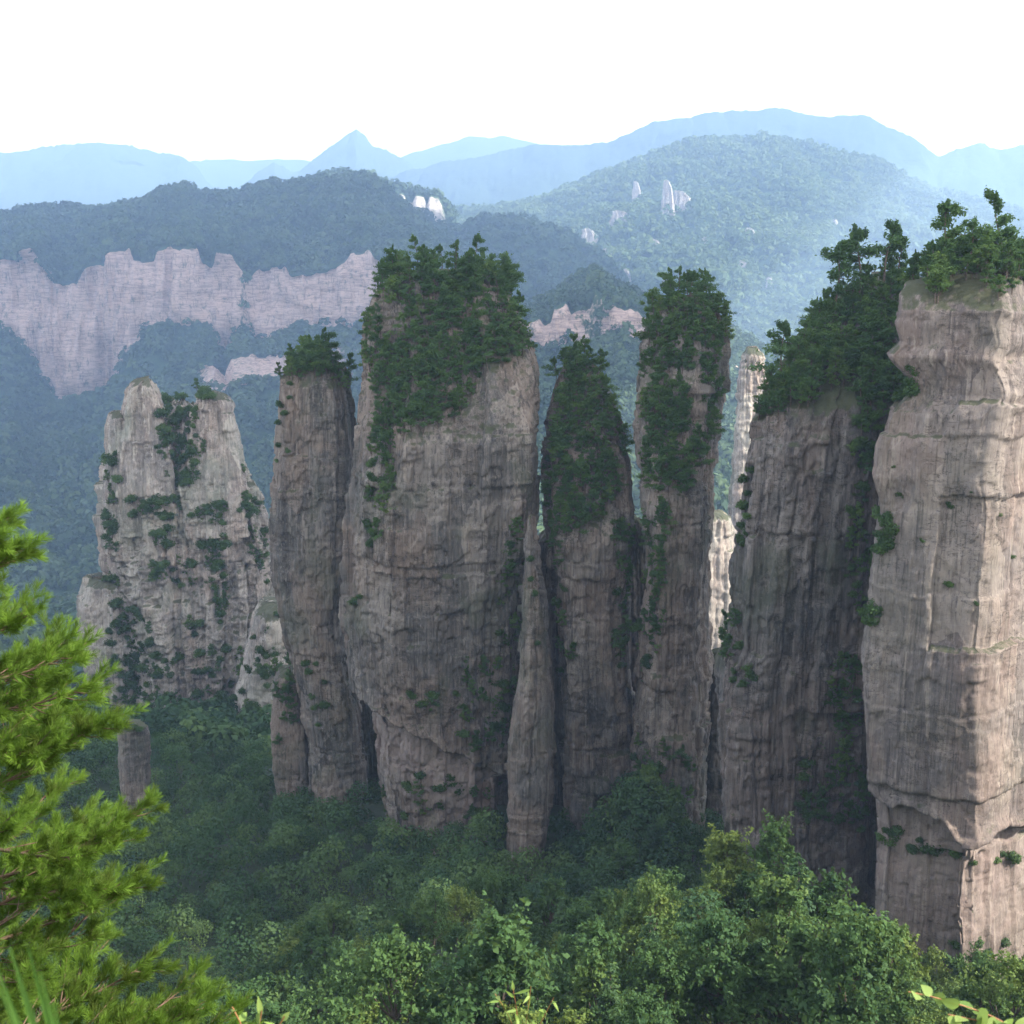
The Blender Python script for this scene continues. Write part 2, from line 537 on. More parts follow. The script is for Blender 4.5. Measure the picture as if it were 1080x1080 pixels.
# ------------------------------------------------------------------ ground
GY = [-600, 0, 1, 6, 40, 130, 200, 260, 380, 500, 600, 700, 850, 1000, 1400, 2200, 4000, 25500]
GZ = [-1.7, -1.7, -1.8, -6.6, -32.5, -104, -137, -166, -203, -225, -246, -285, -345, -420, -570, -780, -980, -600]


def ground_z(x, y):
    x = np.asarray(x, float)
    y = np.asarray(y, float)
    z = np.interp(y, GY, GZ)
    near = sstep(60, 200, y) * (1 - sstep(1500, 4000, y))
    z = z + near * (8 * vnoise(x / 60, y / 60, 0.5, 5) + 4.0 * vnoise(x / 22, y / 22, 2.5, 6))
    z = z + 13 * sstep(420, 480, y) * (1 - sstep(680, 760, y)) * vnoise(x / 45, y / 60, 1.5, 8)
    z = z - 26 * sstep(-10, -75, x) * sstep(90, 150, y) * (1 - sstep(260, 400, y))
    z = z + 16 * np.exp(-((x - 36) / 18) ** 2 - ((y - 182) / 26) ** 2)
    z = z - 20 * sstep(52, 84, x) * sstep(140, 200, y) * (1 - sstep(310, 420, y))
    z = z + 22 * np.exp(-((x - 43) / 15) ** 2 - ((y - 350) / 20) ** 2) + 12 * np.exp(-((x + 12) / 16) ** 2 - ((y - 362) / 22) ** 2)
    z = z + 14 * np.exp(-((x - 84) / 14) ** 2 - ((y - 288) / 22) ** 2)
    z = z + 9 * np.exp(-((x + 8) / 22) ** 2 - ((y - 215) / 30) ** 2)
    return z


def axis(parts):
    return np.unique(np.concatenate([np.linspace(a, b, n) for a, b, n in parts]))


xs = axis([(-24000, -1500, 40), (-1500, -300, 60), (-300, 300, 240), (300, 1500, 50), (1500, 24000, 40)])
ys = axis([(-600, 0, 10), (0, 12, 16), (12, 120, 40), (120, 520, 170), (520, 2000, 90), (2000, 25500, 80)])
gx, gy = np.meshgrid(xs, ys)
gz = ground_z(gx, gy)
nx, ny = len(xs), len(ys)
idx = np.arange(nx * ny).reshape(ny, nx)
gF = np.stack([idx[:-1, :-1], idx[:-1, 1:], idx[1:, 1:], idx[1:, :-1]], -1).reshape(-1, 4)
gV = np.stack([gx, gy, gz], -1).reshape(-1, 3)
ground = link("ground", mesh_of("ground", gV, gF, M_GROUND, True))
tag(ground, "dark forest floor dropping from the viewpoint into the deep valley", "ground", kind="structure")
ground_bvh = BVHTree.FromPolygons([tuple(v) for v in gV], [tuple(f) for f in gF])


# ------------------------------------------------------------------ rock columns
PLAN_BLOCK = [(-1, .38), (-.88, .10), (-.4, .0), (.3, .02), (.82, .10), (1, .40), (.95, .88), (.3, 1), (-.5, 1), (-.95, .85)]


def resample_plan(plan, hw, th, N, rounding):
    P = np.array(plan, float)
    P = np.stack([P[:, 0] * hw, P[:, 1] * th], 1)
    area = 0.5 * np.sum(P[:, 0] * np.roll(P[:, 1], -1) - np.roll(P[:, 0], -1) * P[:, 1])
    if area < 0:
        P = P[::-1]
    Q = np.vstack([P, P[:1]])
    seg = np.linalg.norm(np.diff(Q, axis=0), axis=1)
    s = np.concatenate([[0], np.cumsum(seg)])
    fine = np.linspace(0, s[-1], 4000, endpoint=False)
    fx, fy = np.interp(fine, s, Q[:, 0]), np.interp(fine, s, Q[:, 1])
    w = max(3, int(rounding / s[-1] * 4000)) | 1
    ker = np.hanning(w + 2)[1:-1]
    ker /= ker.sum()
    pad = w // 2
    fx = np.convolve(np.concatenate([fx[-pad:], fx, fx[:pad]]), ker, 'valid')
    fy = np.convolve(np.concatenate([fy[-pad:], fy, fy[:pad]]), ker, 'valid')
    dens = np.where(fy < th * 0.6, 1.0, 0.25)
    cum = np.concatenate([[0], np.cumsum(dens)])[:-1]
    pick = np.searchsorted(cum, np.linspace(0, cum[-1], N, endpoint=False))
    pick = np.unique(pick)
    u, v, arc = fx[pick] / hw, fy[pick] / th, fine[pick]
    xx, yy = fx[pick], fy[pick]
    tx = np.roll(xx, -1) - np.roll(xx, 1)
    ty = np.roll(yy, -1) - np.roll(yy, 1)
    ln = np.hypot(tx, ty) + 1e-9
    return u, v, arc, ty / ln, -tx / ln, s[-1]


def column(L, R, front, thick, plan=PLAN_BLOCK, dz=0.62, N=300, seed=1, rounding=5.0, rough=1.0, steps=(), base_extra=15.0,
           dome=5.0, sil=0.3, cracks=1.0, top_noise=2.0, skew=None, panel=1.0, soft=1.0):
    """A rock column whose left and right edges follow two traced pixel lines.
    front: [(py, depth)] of its near face.  Returns V, ring count, level count, fresh, z levels."""
    rg = np.random.default_rng(seed)
    fpy, fd = np.array([p[0] for p in front], float), np.array([p[1] for p in front], float)
    o = np.argsort(fpy)
    fpy, fd = fpy[o], fd[o]
    # thickness may vary with py too
    if np.isscalar(thick):
        tpy, tt = np.array([0.0, 1080.0]), np.array([thick, thick], float)
    else:
        tpy, tt = np.array([p[0] for p in thick], float), np.array([p[1] for p in thick], float)

    def edge(pts):
        W = np.array([at(px, py, np.interp(py, fpy, fd) + sil * np.interp(py, tpy, tt)) for px, py in pts])
        q = np.argsort(W[:, 2])
        return W[q, 2], W[q, 0]

    lz, lx = edge(L)
    rz, rx = edge(R)
    fz = np.array([at(540, py, d)[2] for py, d in zip(fpy, fd)])
    q = np.argsort(fz)
    fz, fdz = fz[q], fd[q]
    tz = np.array([at(540, py, np.interp(py, fpy, fd))[2] for py in tpy])
    q2 = np.argsort(tz)
    tz, ttz = tz[q2], tt[q2]
    zb = min(lz[0], rz[0]) - base_extra
    zt = max(lz[-1], rz[-1])
    K = int((zt - zb) / dz)
    Z = np.linspace(zb, zt, K)
    XL, XR = np.interp(Z, lz, lx), np.interp(Z, rz, rx)
    FR, TH = np.interp(Z, fz, fdz), np.interp(Z, tz, ttz)
    xc, hw = (XL + XR) / 2, np.maximum((XR - XL) / 2, 0.6)
    d_top = zt - Z
    shrink = np.where(d_top < dome, np.sqrt(np.clip(1 - (1 - d_top / dome) ** 2, 0.0, 1)), 1.0)
    hw_m, th_m = float(np.mean(hw)), float(np.mean(TH))
    u, v, arc, nx_, ny_, per = resample_plan(plan, hw_m, th_m, N, rounding)
    n = len(u)
    zz = Z[:, None]
    X = xc[:, None] + u[None, :] * (hw * shrink)[:, None]
    Y = FR[:, None] + (0.5 + (v[None, :] - 0.5) * shrink[:, None]) * TH[:, None]
    if skew is None:                                   # the rock's long axis in plan
        skew = float(np.mean(xc) / np.mean(FR))
    X = X + skew * (v[None, :] - sil) * TH[:, None]
    S = arc[None, :]
    # --- relief
    warp_z = 1.3 * fbm(X / 16, Y / 16, zz / 30, seed + 3, 3) + 0.25 * vnoise(X / 2.5, Y / 2.5, zz / 3, seed + 4)
    zw = zz + warp_z
    beds = [zb - 5]
    while beds[-1] < zt + 5:
        beds.append(beds[-1] + rg.choice([1.8, 3, 6, 11, 18, 28], p=[.16, .18, .2, .2, .16, .1]) * (0.7 + 0.6 * rg.random()))
    beds = np.array(beds)
    row = np.clip(np.searchsorted(beds, zw) - 1, 0, len(beds) - 2)
    dlow, dhigh = zw - beds[row], beds[row + 1] - zw
    sw = S + 0.6 * fbm(X / 9, Y / 9, zz / 22, seed + 9, 3) + 0.25 * vnoise(X / 3, Y / 3, zz / 3, seed + 10)
    joints = [-4.0]
    while joints[-1] < per + 4:
        joints.append(joints[-1] + panel * rg.choice([2.2, 4, 7, 12], p=[.22, .34, .28, .16]) * (0.7 + 0.6 * rg.random()))
    joints = np.array(joints)
    colm = np.clip(np.searchsorted(joints, sw) - 1, 0, len(joints) - 2)
    dj = np.minimum(sw - joints[colm], joints[colm + 1] - sw)
    r_row = rg.normal(size=len(beds)) * 0.22
    r_col = rg.normal(size=len(joints)) * 0.85
    big = np.floor(np.cumsum(rg.random(len(beds)) < 0.22)).astype(int)
    r_cell = rg.normal(size=(len(joints), big.max() + 1)) * 0.8
    D = r_row[row] + r_col[colm] + r_cell[colm, big[row]]
    # not every joint or bed opens
    j_open = rg.random(len(joints)) ** 2
    b_open = rg.random(len(beds)) ** 3
    vis = 0.5 + 0.5 * vnoise(X / 18, Y / 18, zz / 22, seed + 21)
    D = D - cracks * 1.6 * j_open[colm] * np.exp(-(dj / 0.55) ** 2) * vis
    D = D - cracks * 1.5 * b_open[row] * np.exp(-(dlow / 0.5) ** 2) * (0.35 + 0.65 * vis)
    D = D + 0.35 * b_open[row] * np.exp(-(dhigh / 1.2) ** 2)
    D = D + 1.5 * vnoise(X / 30, Y / 30, zz / 60, seed + 31) + 0.5 * soft * fbm(X / 9, Y / 9, zz / 24, seed + 41, 2)
    chip = fbm(X / 6.5, Y / 6.5, zz / 5.0, seed + 45, 3)
    D = D - soft * (0.7 * sstep(0.30, 0.38, chip) - 0.4 * sstep(-0.34, -0.42, chip))
    D = D + 0.16 * fbm(X / 2.6, Y / 2.6, zz / 3.6, seed + 51, 3)
    # angular broken blocks: two crossed cell patterns with sharp steps
    for cs, cz, am in ((4.2, 7.5, .42), (1.9, 3.1, .20)):
        wx = S / cs + 0.35 * vnoise(X / 4, Y / 4, zz / 6, seed + 55)
        rowi = np.floor(zz / cz + 0.5 * vnoise(X / 7, Y / 7, zz / 9, seed + 56) + 0.37 * np.floor(wx))
        D = D + am * _hash(np.floor(wx).astype(np.int64), rowi.astype(np.int64), np.zeros(D.shape, np.int64) + 3, seed + 57)
    flute = fbm(X / 2.2, Y / 2.2, zz / 45, seed + 61, 2)
    D = D + 0.25 * flute
    D = D * rough
    fresh = np.zeros_like(D)
    for py, amount, slope, d_ref, amt_fresh in steps:
        z0 = at(540, py, d_ref)[2]
        line = z0 - slope * u[None, :] + 3.0 * fbm(S / 11, 0.3, 0.7, seed + 71, 3)
        below = 1 - sstep(-0.5, 0.7, zz - line)
        lip = np.exp(-((zz - line - 1.2) / 1.6) ** 2)
        D = D - amount * below + 0.9 * lip
        fresh = np.maximum(fresh, amt_fresh * below * (1 - sstep(14, 40, line - zz)))
    D = D * np.clip(shrink, 0.15, 1)[:, None]
    X = X + nx_[None, :] * D
    Y = Y + ny_[None, :] * D
    ZZ = np.broadcast_to(zz, X.shape) + top_noise * sstep(dome * 2.5, 0, d_top)[:, None] * fbm(X / 8, Y / 8, 0.2, seed + 81, 3)
    return np.stack([X, Y, ZZ], -1), fresh, Z


def column_faces(K, n, k0, k1, cap):
    ii = np.arange(k0, k1)[:, None]
    jj = np.arange(n)[None, :]
    j2 = (jj + 1) % n
    F = np.stack([ii * n + jj, ii * n + j2, (ii + 1) * n + j2, (ii + 1) * n + jj], -1).reshape(-1, 4)
    if cap:
        f = [(( K - 1) * n + j, (K - 1) * n + j + 1, (K - 1) * n + n - 2 - j, (K - 1) * n + n - 1 - j) for j in range(n // 2 - 1)]
        F = np.vstack([F, np.array(f)])
    return F


class Rock:
    """A rock tower: an Empty at its foot with the shaft and other pieces of stone as parts."""

    def __init__(self, name, label, cat, base, group=None):
        self.root = link(name, None, None, tuple(base))
        tag(self.root, label, cat, group)
        self.base = Vector(base)
        self.bv, self.bf = [], []
        self.n = 0

    def part(self, name, mat, label=None, split=None, **kw):
        """split: [(name, py, depth, label)] cuts the column into parts from the bottom up."""
        G, fresh, Z = column(**kw)
        K, n, _ = G.shape
        V = G.reshape(-1, 3) - np.array(self.base)
        cuts = [0]
        names = []
        for nm, py, d, lb in (split or []):
            cuts.append(int(np.clip(np.searchsorted(Z, at(540, py, d)[2]), 2, K - 3)))
            names.append((nm, lb))
        cuts.append(K - 1)
        names.append((name, label))
        for i, (nm, lb) in enumerate(names):
            last = i == len(names) - 1
            k0, k1 = cuts[i], cuts[i + 1]
            F = column_faces(K, n, k0, k1, last) - k0 * n
            W = V[k0 * n:(k1 + 1) * n]
            me = mesh_of(nm, W, F, mat, False, {"fresh": fresh.reshape(-1)[k0 * n:(k1 + 1) * n]})
            o = link(nm, me, self.root)
            if lb:
                o["label"] = lb
        F = column_faces(K, n, 0, K - 1, True)
        self.bv.append(V + np.array(self.base))
        self.bf.append(F + self.n)
        self.n += len(V)

    def bvh(self):
        V = np.concatenate(self.bv)
        F = np.concatenate(self.bf)
        return BVHTree.FromPolygons(V.tolist(), F.tolist())


ROCKS = {}


def base_at(px, py, d):
    p = at(px, py, d)
    return (float(p[0]), float(p[1]), float(p[2]))


def build_rocks():
    # slim pillar
    r = Rock("rock_pillar", "slim grey rock pillar with a small tuft of trees, standing against the widest pillar", "rock pillar", base_at(340, 790, 425))
    r.part("shaft", M_ROCK_SLIM,
           L=[(312, 376), (303, 400), (298, 430), (293, 470), (286, 520), (285, 560), (290, 610), (298, 650), (308, 700), (318, 740), (326, 775), (330, 800)],
           R=[(352, 376), (362, 400), (367, 430), (371, 480), (371, 540), (364, 600), (361, 650), (364, 690), (372, 720), (380, 760), (384, 800)],
           front=[(376, 432), (410, 424), (560, 420), (800, 418)], thick=26, seed=3, N=230, rounding=6, sil=.35)
    ROCKS["slim"] = r
    # widest pillar
    r = Rock("rock_pillar", "widest grey rock pillar with a thick green cap of trees, in the middle", "rock pillar", base_at(460, 860, 390))
    r.part("shaft", M_ROCK_MAIN, split=[("foot", 752, 380, "pale pink broken stone under the overhanging face")],
           L=[(425, 283), (404, 300), (394, 320), (386, 345), (381, 380), (376, 430), (372, 470), (366, 520), (361, 590), (361, 650), (366, 700), (378, 740), (388, 765), (392, 810), (398, 845), (402, 880)],
           R=[(500, 283), (530, 300), (548, 330), (560, 365), (567, 400), (566, 470), (562, 530), (556, 590), (550, 650), (545, 720), (538, 800), (530, 880)],
           front=[(283, 412), (330, 404), (390, 393), (440, 385), (470, 380), (740, 378), (880, 378)], thick=46, seed=5, N=420,
           plan=[(-1, .45), (-.86, .16), (-.52, .03), (-.48, .0), (.05, -.01), (.52, .03), (.58, .07), (.86, .12), (1, .42), (.95, .9), (.3, 1), (-.5, 1), (-.95, .85)], rounding=2.0, panel=1.7,
           steps=[(790, 3.6, 13.0, 378, 1.0)], sil=.35)
    ROCKS["main"] = r
    # narrow leaning fin in front of the widest pillar
    r = Rock("rock_fin", "narrow pale rock fin rising between the widest pillar and the pillar beside it", "rock fin", base_at(558, 900, 352))
    r.part("shaft", M_ROCK_MID,
           L=[(557, 545), (553, 570), (552, 610), (552, 660), (550, 710), (543, 750), (535, 800), (534, 850), (537, 905)],
           R=[(561, 545), (563, 570), (568, 610), (573, 660), (578, 710), (581, 750), (583, 800), (580, 850), (570, 905)],
           front=[(545, 360), (905, 350)], thick=16, seed=8, N=170, rounding=2.5, dz=.5, rough=.6, dome=2.5, top_noise=.5)
    ROCKS["fin"] = r
    r = Rock("rock_fin", "dark sunken rock wall deep in the cleft beside the pale fin", "rock fin", base_at(588, 870, 425))
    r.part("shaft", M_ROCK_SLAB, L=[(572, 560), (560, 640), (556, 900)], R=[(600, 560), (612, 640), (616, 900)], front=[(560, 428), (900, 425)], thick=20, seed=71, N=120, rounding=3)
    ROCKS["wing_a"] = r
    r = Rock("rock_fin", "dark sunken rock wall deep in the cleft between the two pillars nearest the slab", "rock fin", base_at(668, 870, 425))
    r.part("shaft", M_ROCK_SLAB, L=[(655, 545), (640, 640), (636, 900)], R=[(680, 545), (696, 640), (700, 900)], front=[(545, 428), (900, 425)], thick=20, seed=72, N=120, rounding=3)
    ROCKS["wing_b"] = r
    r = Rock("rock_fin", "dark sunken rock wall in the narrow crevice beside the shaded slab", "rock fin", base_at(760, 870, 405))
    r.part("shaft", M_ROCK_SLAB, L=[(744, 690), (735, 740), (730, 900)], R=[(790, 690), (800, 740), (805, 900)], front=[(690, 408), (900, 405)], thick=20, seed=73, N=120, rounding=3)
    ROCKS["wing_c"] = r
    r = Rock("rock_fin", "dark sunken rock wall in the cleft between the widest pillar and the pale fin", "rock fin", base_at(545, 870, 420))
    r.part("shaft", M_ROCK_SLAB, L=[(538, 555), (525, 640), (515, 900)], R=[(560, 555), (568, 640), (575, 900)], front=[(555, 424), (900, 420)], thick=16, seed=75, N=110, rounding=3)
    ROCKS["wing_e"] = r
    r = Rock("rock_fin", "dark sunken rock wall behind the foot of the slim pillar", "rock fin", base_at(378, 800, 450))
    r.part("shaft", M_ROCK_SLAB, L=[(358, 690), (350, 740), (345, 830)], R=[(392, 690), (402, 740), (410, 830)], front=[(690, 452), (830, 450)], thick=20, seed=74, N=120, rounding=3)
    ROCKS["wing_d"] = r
    # third pillar
    r = Rock("rock_pillar", "rock pillar with a leaning green tuft, third pillar counted from the sunlit cliff", "rock pillar", base_at(630, 860, 385))
    r.part("shaft", M_ROCK_MID, split=[("foot", 752, 385, None)],
           L=[(600, 380), (588, 410), (578, 450), (576, 500), (580, 575), (585, 620), (589, 680), (594, 740), (599, 800), (600, 860), (600, 890)],
           R=[(622, 380), (640, 415), (655, 455), (666, 490), (668, 540), (663, 620), (662, 700), (665, 760), (668, 830), (668, 890)],
           front=[(380, 412), (450, 402), (540, 390), (570, 385), (890, 384)], thick=34, seed=12, N=240, rounding=3.5, steps=[(752, -1.2, 2.0, 385, 0.0)],
           plan=[(-1, .35), (-.8, .06), (-.2, 0), (.55, .06), (.62, .13), (.9, .2), (1, .5), (.9, .95), (.2, 1), (-.6, 1), (-.95, .8)])
    ROCKS["third"] = r
    # fourth pillar
    r = Rock("rock_pillar", "tall rock pillar cloaked in trees above, second pillar from the sunlit cliff", "rock pillar", base_at(705, 870, 372))
    r.part("shaft", M_ROCK_MID, split=[("foot", 770, 372, None)],
           L=[(705, 310), (690, 330), (678, 365), (672, 420), (673, 480), (680, 540), (684, 600), (676, 680), (669, 740), (667, 800), (668, 890)],
           R=[(738, 310), (756, 330), (768, 360), (765, 400), (758, 450), (751, 500), (748, 560), (746, 620), (749, 680), (752, 740), (742, 800), (736, 890)],
           front=[(310, 400), (360, 391), (440, 384), (520, 373), (560, 370), (890, 368)], thick=40, seed=15, N=250, rounding=3.5,
           plan=[(-1, .45), (-.85, .15), (-.5, .02), (.3, 0), (.6, .04), (.85, .22), (1, .6), (.9, .95), (.2, 1), (-.6, 1), (-.95, .85)])
    ROCKS["fourth"] = r
    # shaded slab
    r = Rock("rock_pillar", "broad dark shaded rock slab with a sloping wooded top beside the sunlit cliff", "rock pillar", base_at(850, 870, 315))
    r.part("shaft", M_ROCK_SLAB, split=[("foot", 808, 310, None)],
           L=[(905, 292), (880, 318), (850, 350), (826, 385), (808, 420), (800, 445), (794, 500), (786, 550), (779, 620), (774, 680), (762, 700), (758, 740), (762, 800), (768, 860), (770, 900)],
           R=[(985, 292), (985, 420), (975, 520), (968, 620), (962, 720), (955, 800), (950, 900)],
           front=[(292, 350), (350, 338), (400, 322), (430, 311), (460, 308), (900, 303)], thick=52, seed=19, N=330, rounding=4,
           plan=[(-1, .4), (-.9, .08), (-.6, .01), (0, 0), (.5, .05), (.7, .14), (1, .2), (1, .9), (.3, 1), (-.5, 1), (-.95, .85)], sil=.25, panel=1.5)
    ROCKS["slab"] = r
    # near cliff
    r = Rock("rock_cliff", "big sunlit tan rock cliff with pines along its top, nearest and tallest of the rocks", "rock cliff", base_at(1010, 1030, 250))
    r.part("wall", M_ROCK_CLIFF, split=[("foot", 890, 245, "recessed stone under the overhanging lip")],
           L=[(968, 284), (952, 310), (946, 340), (952, 360), (938, 374), (957, 398), (962, 412), (942, 432), (928, 470), (925, 500), (934, 522), (929, 560), (921, 600), (921, 640), (911, 690), (913, 760), (915, 820), (918, 870), (915, 960), (918, 1010), (930, 1060)],
           R=[(1250, 284), (1262, 400), (1262, 700), (1255, 1060)],
           front=[(284, 256), (330, 248), (1060, 240)], thick=90, seed=23, N=460, rounding=1.0, panel=3.4, soft=.45, dz=.5, rough=.8, dome=3, top_noise=1.0, cracks=.75,
           plan=[(-1, .20), (-.97, .12), (-.72, .068), (-.29, .0), (-.25, .012), (.03, .17), (.5, .26), (1, .5), (1, .9), (.3, 1), (-.5, 1), (-.95, .85)],
           steps=[(893, 3.8, 9.0, 245, .55)], sil=.17, base_extra=25)
    ROCKS["cliff"] = r
    # pale far tower
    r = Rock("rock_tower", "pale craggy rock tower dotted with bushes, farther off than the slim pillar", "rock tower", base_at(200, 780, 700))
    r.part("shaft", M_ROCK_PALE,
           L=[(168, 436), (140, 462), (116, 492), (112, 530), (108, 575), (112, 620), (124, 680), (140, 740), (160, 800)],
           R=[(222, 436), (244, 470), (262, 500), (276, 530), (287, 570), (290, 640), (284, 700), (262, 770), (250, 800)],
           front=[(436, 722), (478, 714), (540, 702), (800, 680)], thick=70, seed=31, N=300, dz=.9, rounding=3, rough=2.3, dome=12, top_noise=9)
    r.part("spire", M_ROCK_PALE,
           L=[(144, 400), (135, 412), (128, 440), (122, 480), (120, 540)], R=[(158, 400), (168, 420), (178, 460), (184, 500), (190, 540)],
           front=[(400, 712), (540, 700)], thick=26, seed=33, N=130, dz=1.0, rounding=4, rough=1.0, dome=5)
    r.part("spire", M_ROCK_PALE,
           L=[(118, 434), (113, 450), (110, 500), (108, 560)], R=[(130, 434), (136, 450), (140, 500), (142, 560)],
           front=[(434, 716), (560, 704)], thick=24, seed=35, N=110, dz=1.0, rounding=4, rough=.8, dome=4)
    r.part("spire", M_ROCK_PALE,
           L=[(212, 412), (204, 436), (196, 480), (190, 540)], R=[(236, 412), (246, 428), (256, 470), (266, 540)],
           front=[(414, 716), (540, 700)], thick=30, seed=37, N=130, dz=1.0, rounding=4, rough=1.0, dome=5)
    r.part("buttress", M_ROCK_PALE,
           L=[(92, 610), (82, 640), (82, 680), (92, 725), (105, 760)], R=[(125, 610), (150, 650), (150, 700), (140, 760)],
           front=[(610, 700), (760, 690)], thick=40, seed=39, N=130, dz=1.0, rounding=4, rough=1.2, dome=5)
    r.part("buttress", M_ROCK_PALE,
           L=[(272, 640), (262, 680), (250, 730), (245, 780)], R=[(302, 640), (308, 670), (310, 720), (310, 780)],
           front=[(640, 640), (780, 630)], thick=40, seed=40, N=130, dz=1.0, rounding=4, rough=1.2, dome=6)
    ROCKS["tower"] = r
    # stubs
    r = Rock("rock_stub", "small stubby rock column poking out of the dark valley wood", "rock column", base_at(142, 860, 430))
    r.part("shaft", M_ROCK_SLIM,
           L=[(126, 764), (125, 790), (128, 820), (131, 870)], R=[(154, 764), (157, 790), (156, 820), (152, 870)],
           front=[(764, 432), (870, 428)], thick=12, seed=41, N=110, dz=.5, rounding=2.5, rough=.55, dome=1.5, top_noise=.4)
    ROCKS["stub"] = r
    r = Rock("rock_stub", "short overgrown rock stub at the foot of the slim pillar", "rock column", base_at(305, 790, 432))
    r.part("shaft", M_ROCK_SLIM,
           L=[(296, 706), (290, 730), (288, 760), (290, 800)], R=[(312, 706), (316, 730), (320, 760), (325, 800)],
           front=[(706, 436), (800, 430)], thick=14, seed=43, N=110, dz=.5, rounding=2.5, rough=.6, dome=2.5, top_noise=.5)
    ROCKS["foot_stub"] = r
    # distant towers seen through the gap
    r = Rock("rock_tower", "thin bright distant rock tower seen through the gap beside the dark slab", "rock tower", base_at(800, 520, 950))
    r.part("shaft", M_ROCK_PALE, L=[(786, 366), (780, 400), (777, 450), (772, 520), (768, 600)], R=[(800, 366), (812, 400), (820, 450), (830, 520), (840, 600)],
           front=[(366, 960), (600, 950)], thick=40, seed=45, N=130, dz=1.2, rounding=4, rough=1.3, dome=8)
    ROCKS["gap_spire"] = r
    r = Rock("rock_tower", "pinkish distant rock slab low in the gap between two pillars", "rock tower", base_at(740, 640, 820))
    r.part("shaft", M_ROCK_PALE, L=[(740, 540), (725, 560), (715, 620), (710, 680)], R=[(765, 540), (772, 560), (774, 620), (772, 680)],
           front=[(540, 826), (680, 815)], thick=40, seed=47, N=130, dz=1.0, rounding=4, rough=.9, dome=6)
    ROCKS["gap_slab"] = r


build_rocks()

# ------------------------------------------------------------------ mountains
FOREST_POINTS = {}
BVH_HILL = {}
SIZE = [1.0]
FAR_A, FAR_B = [0, 600, 900, 1330, 3000, 8000], [0, 600, 1700, 4900, 11000, 24000]   # the far country is stretched away from the viewer


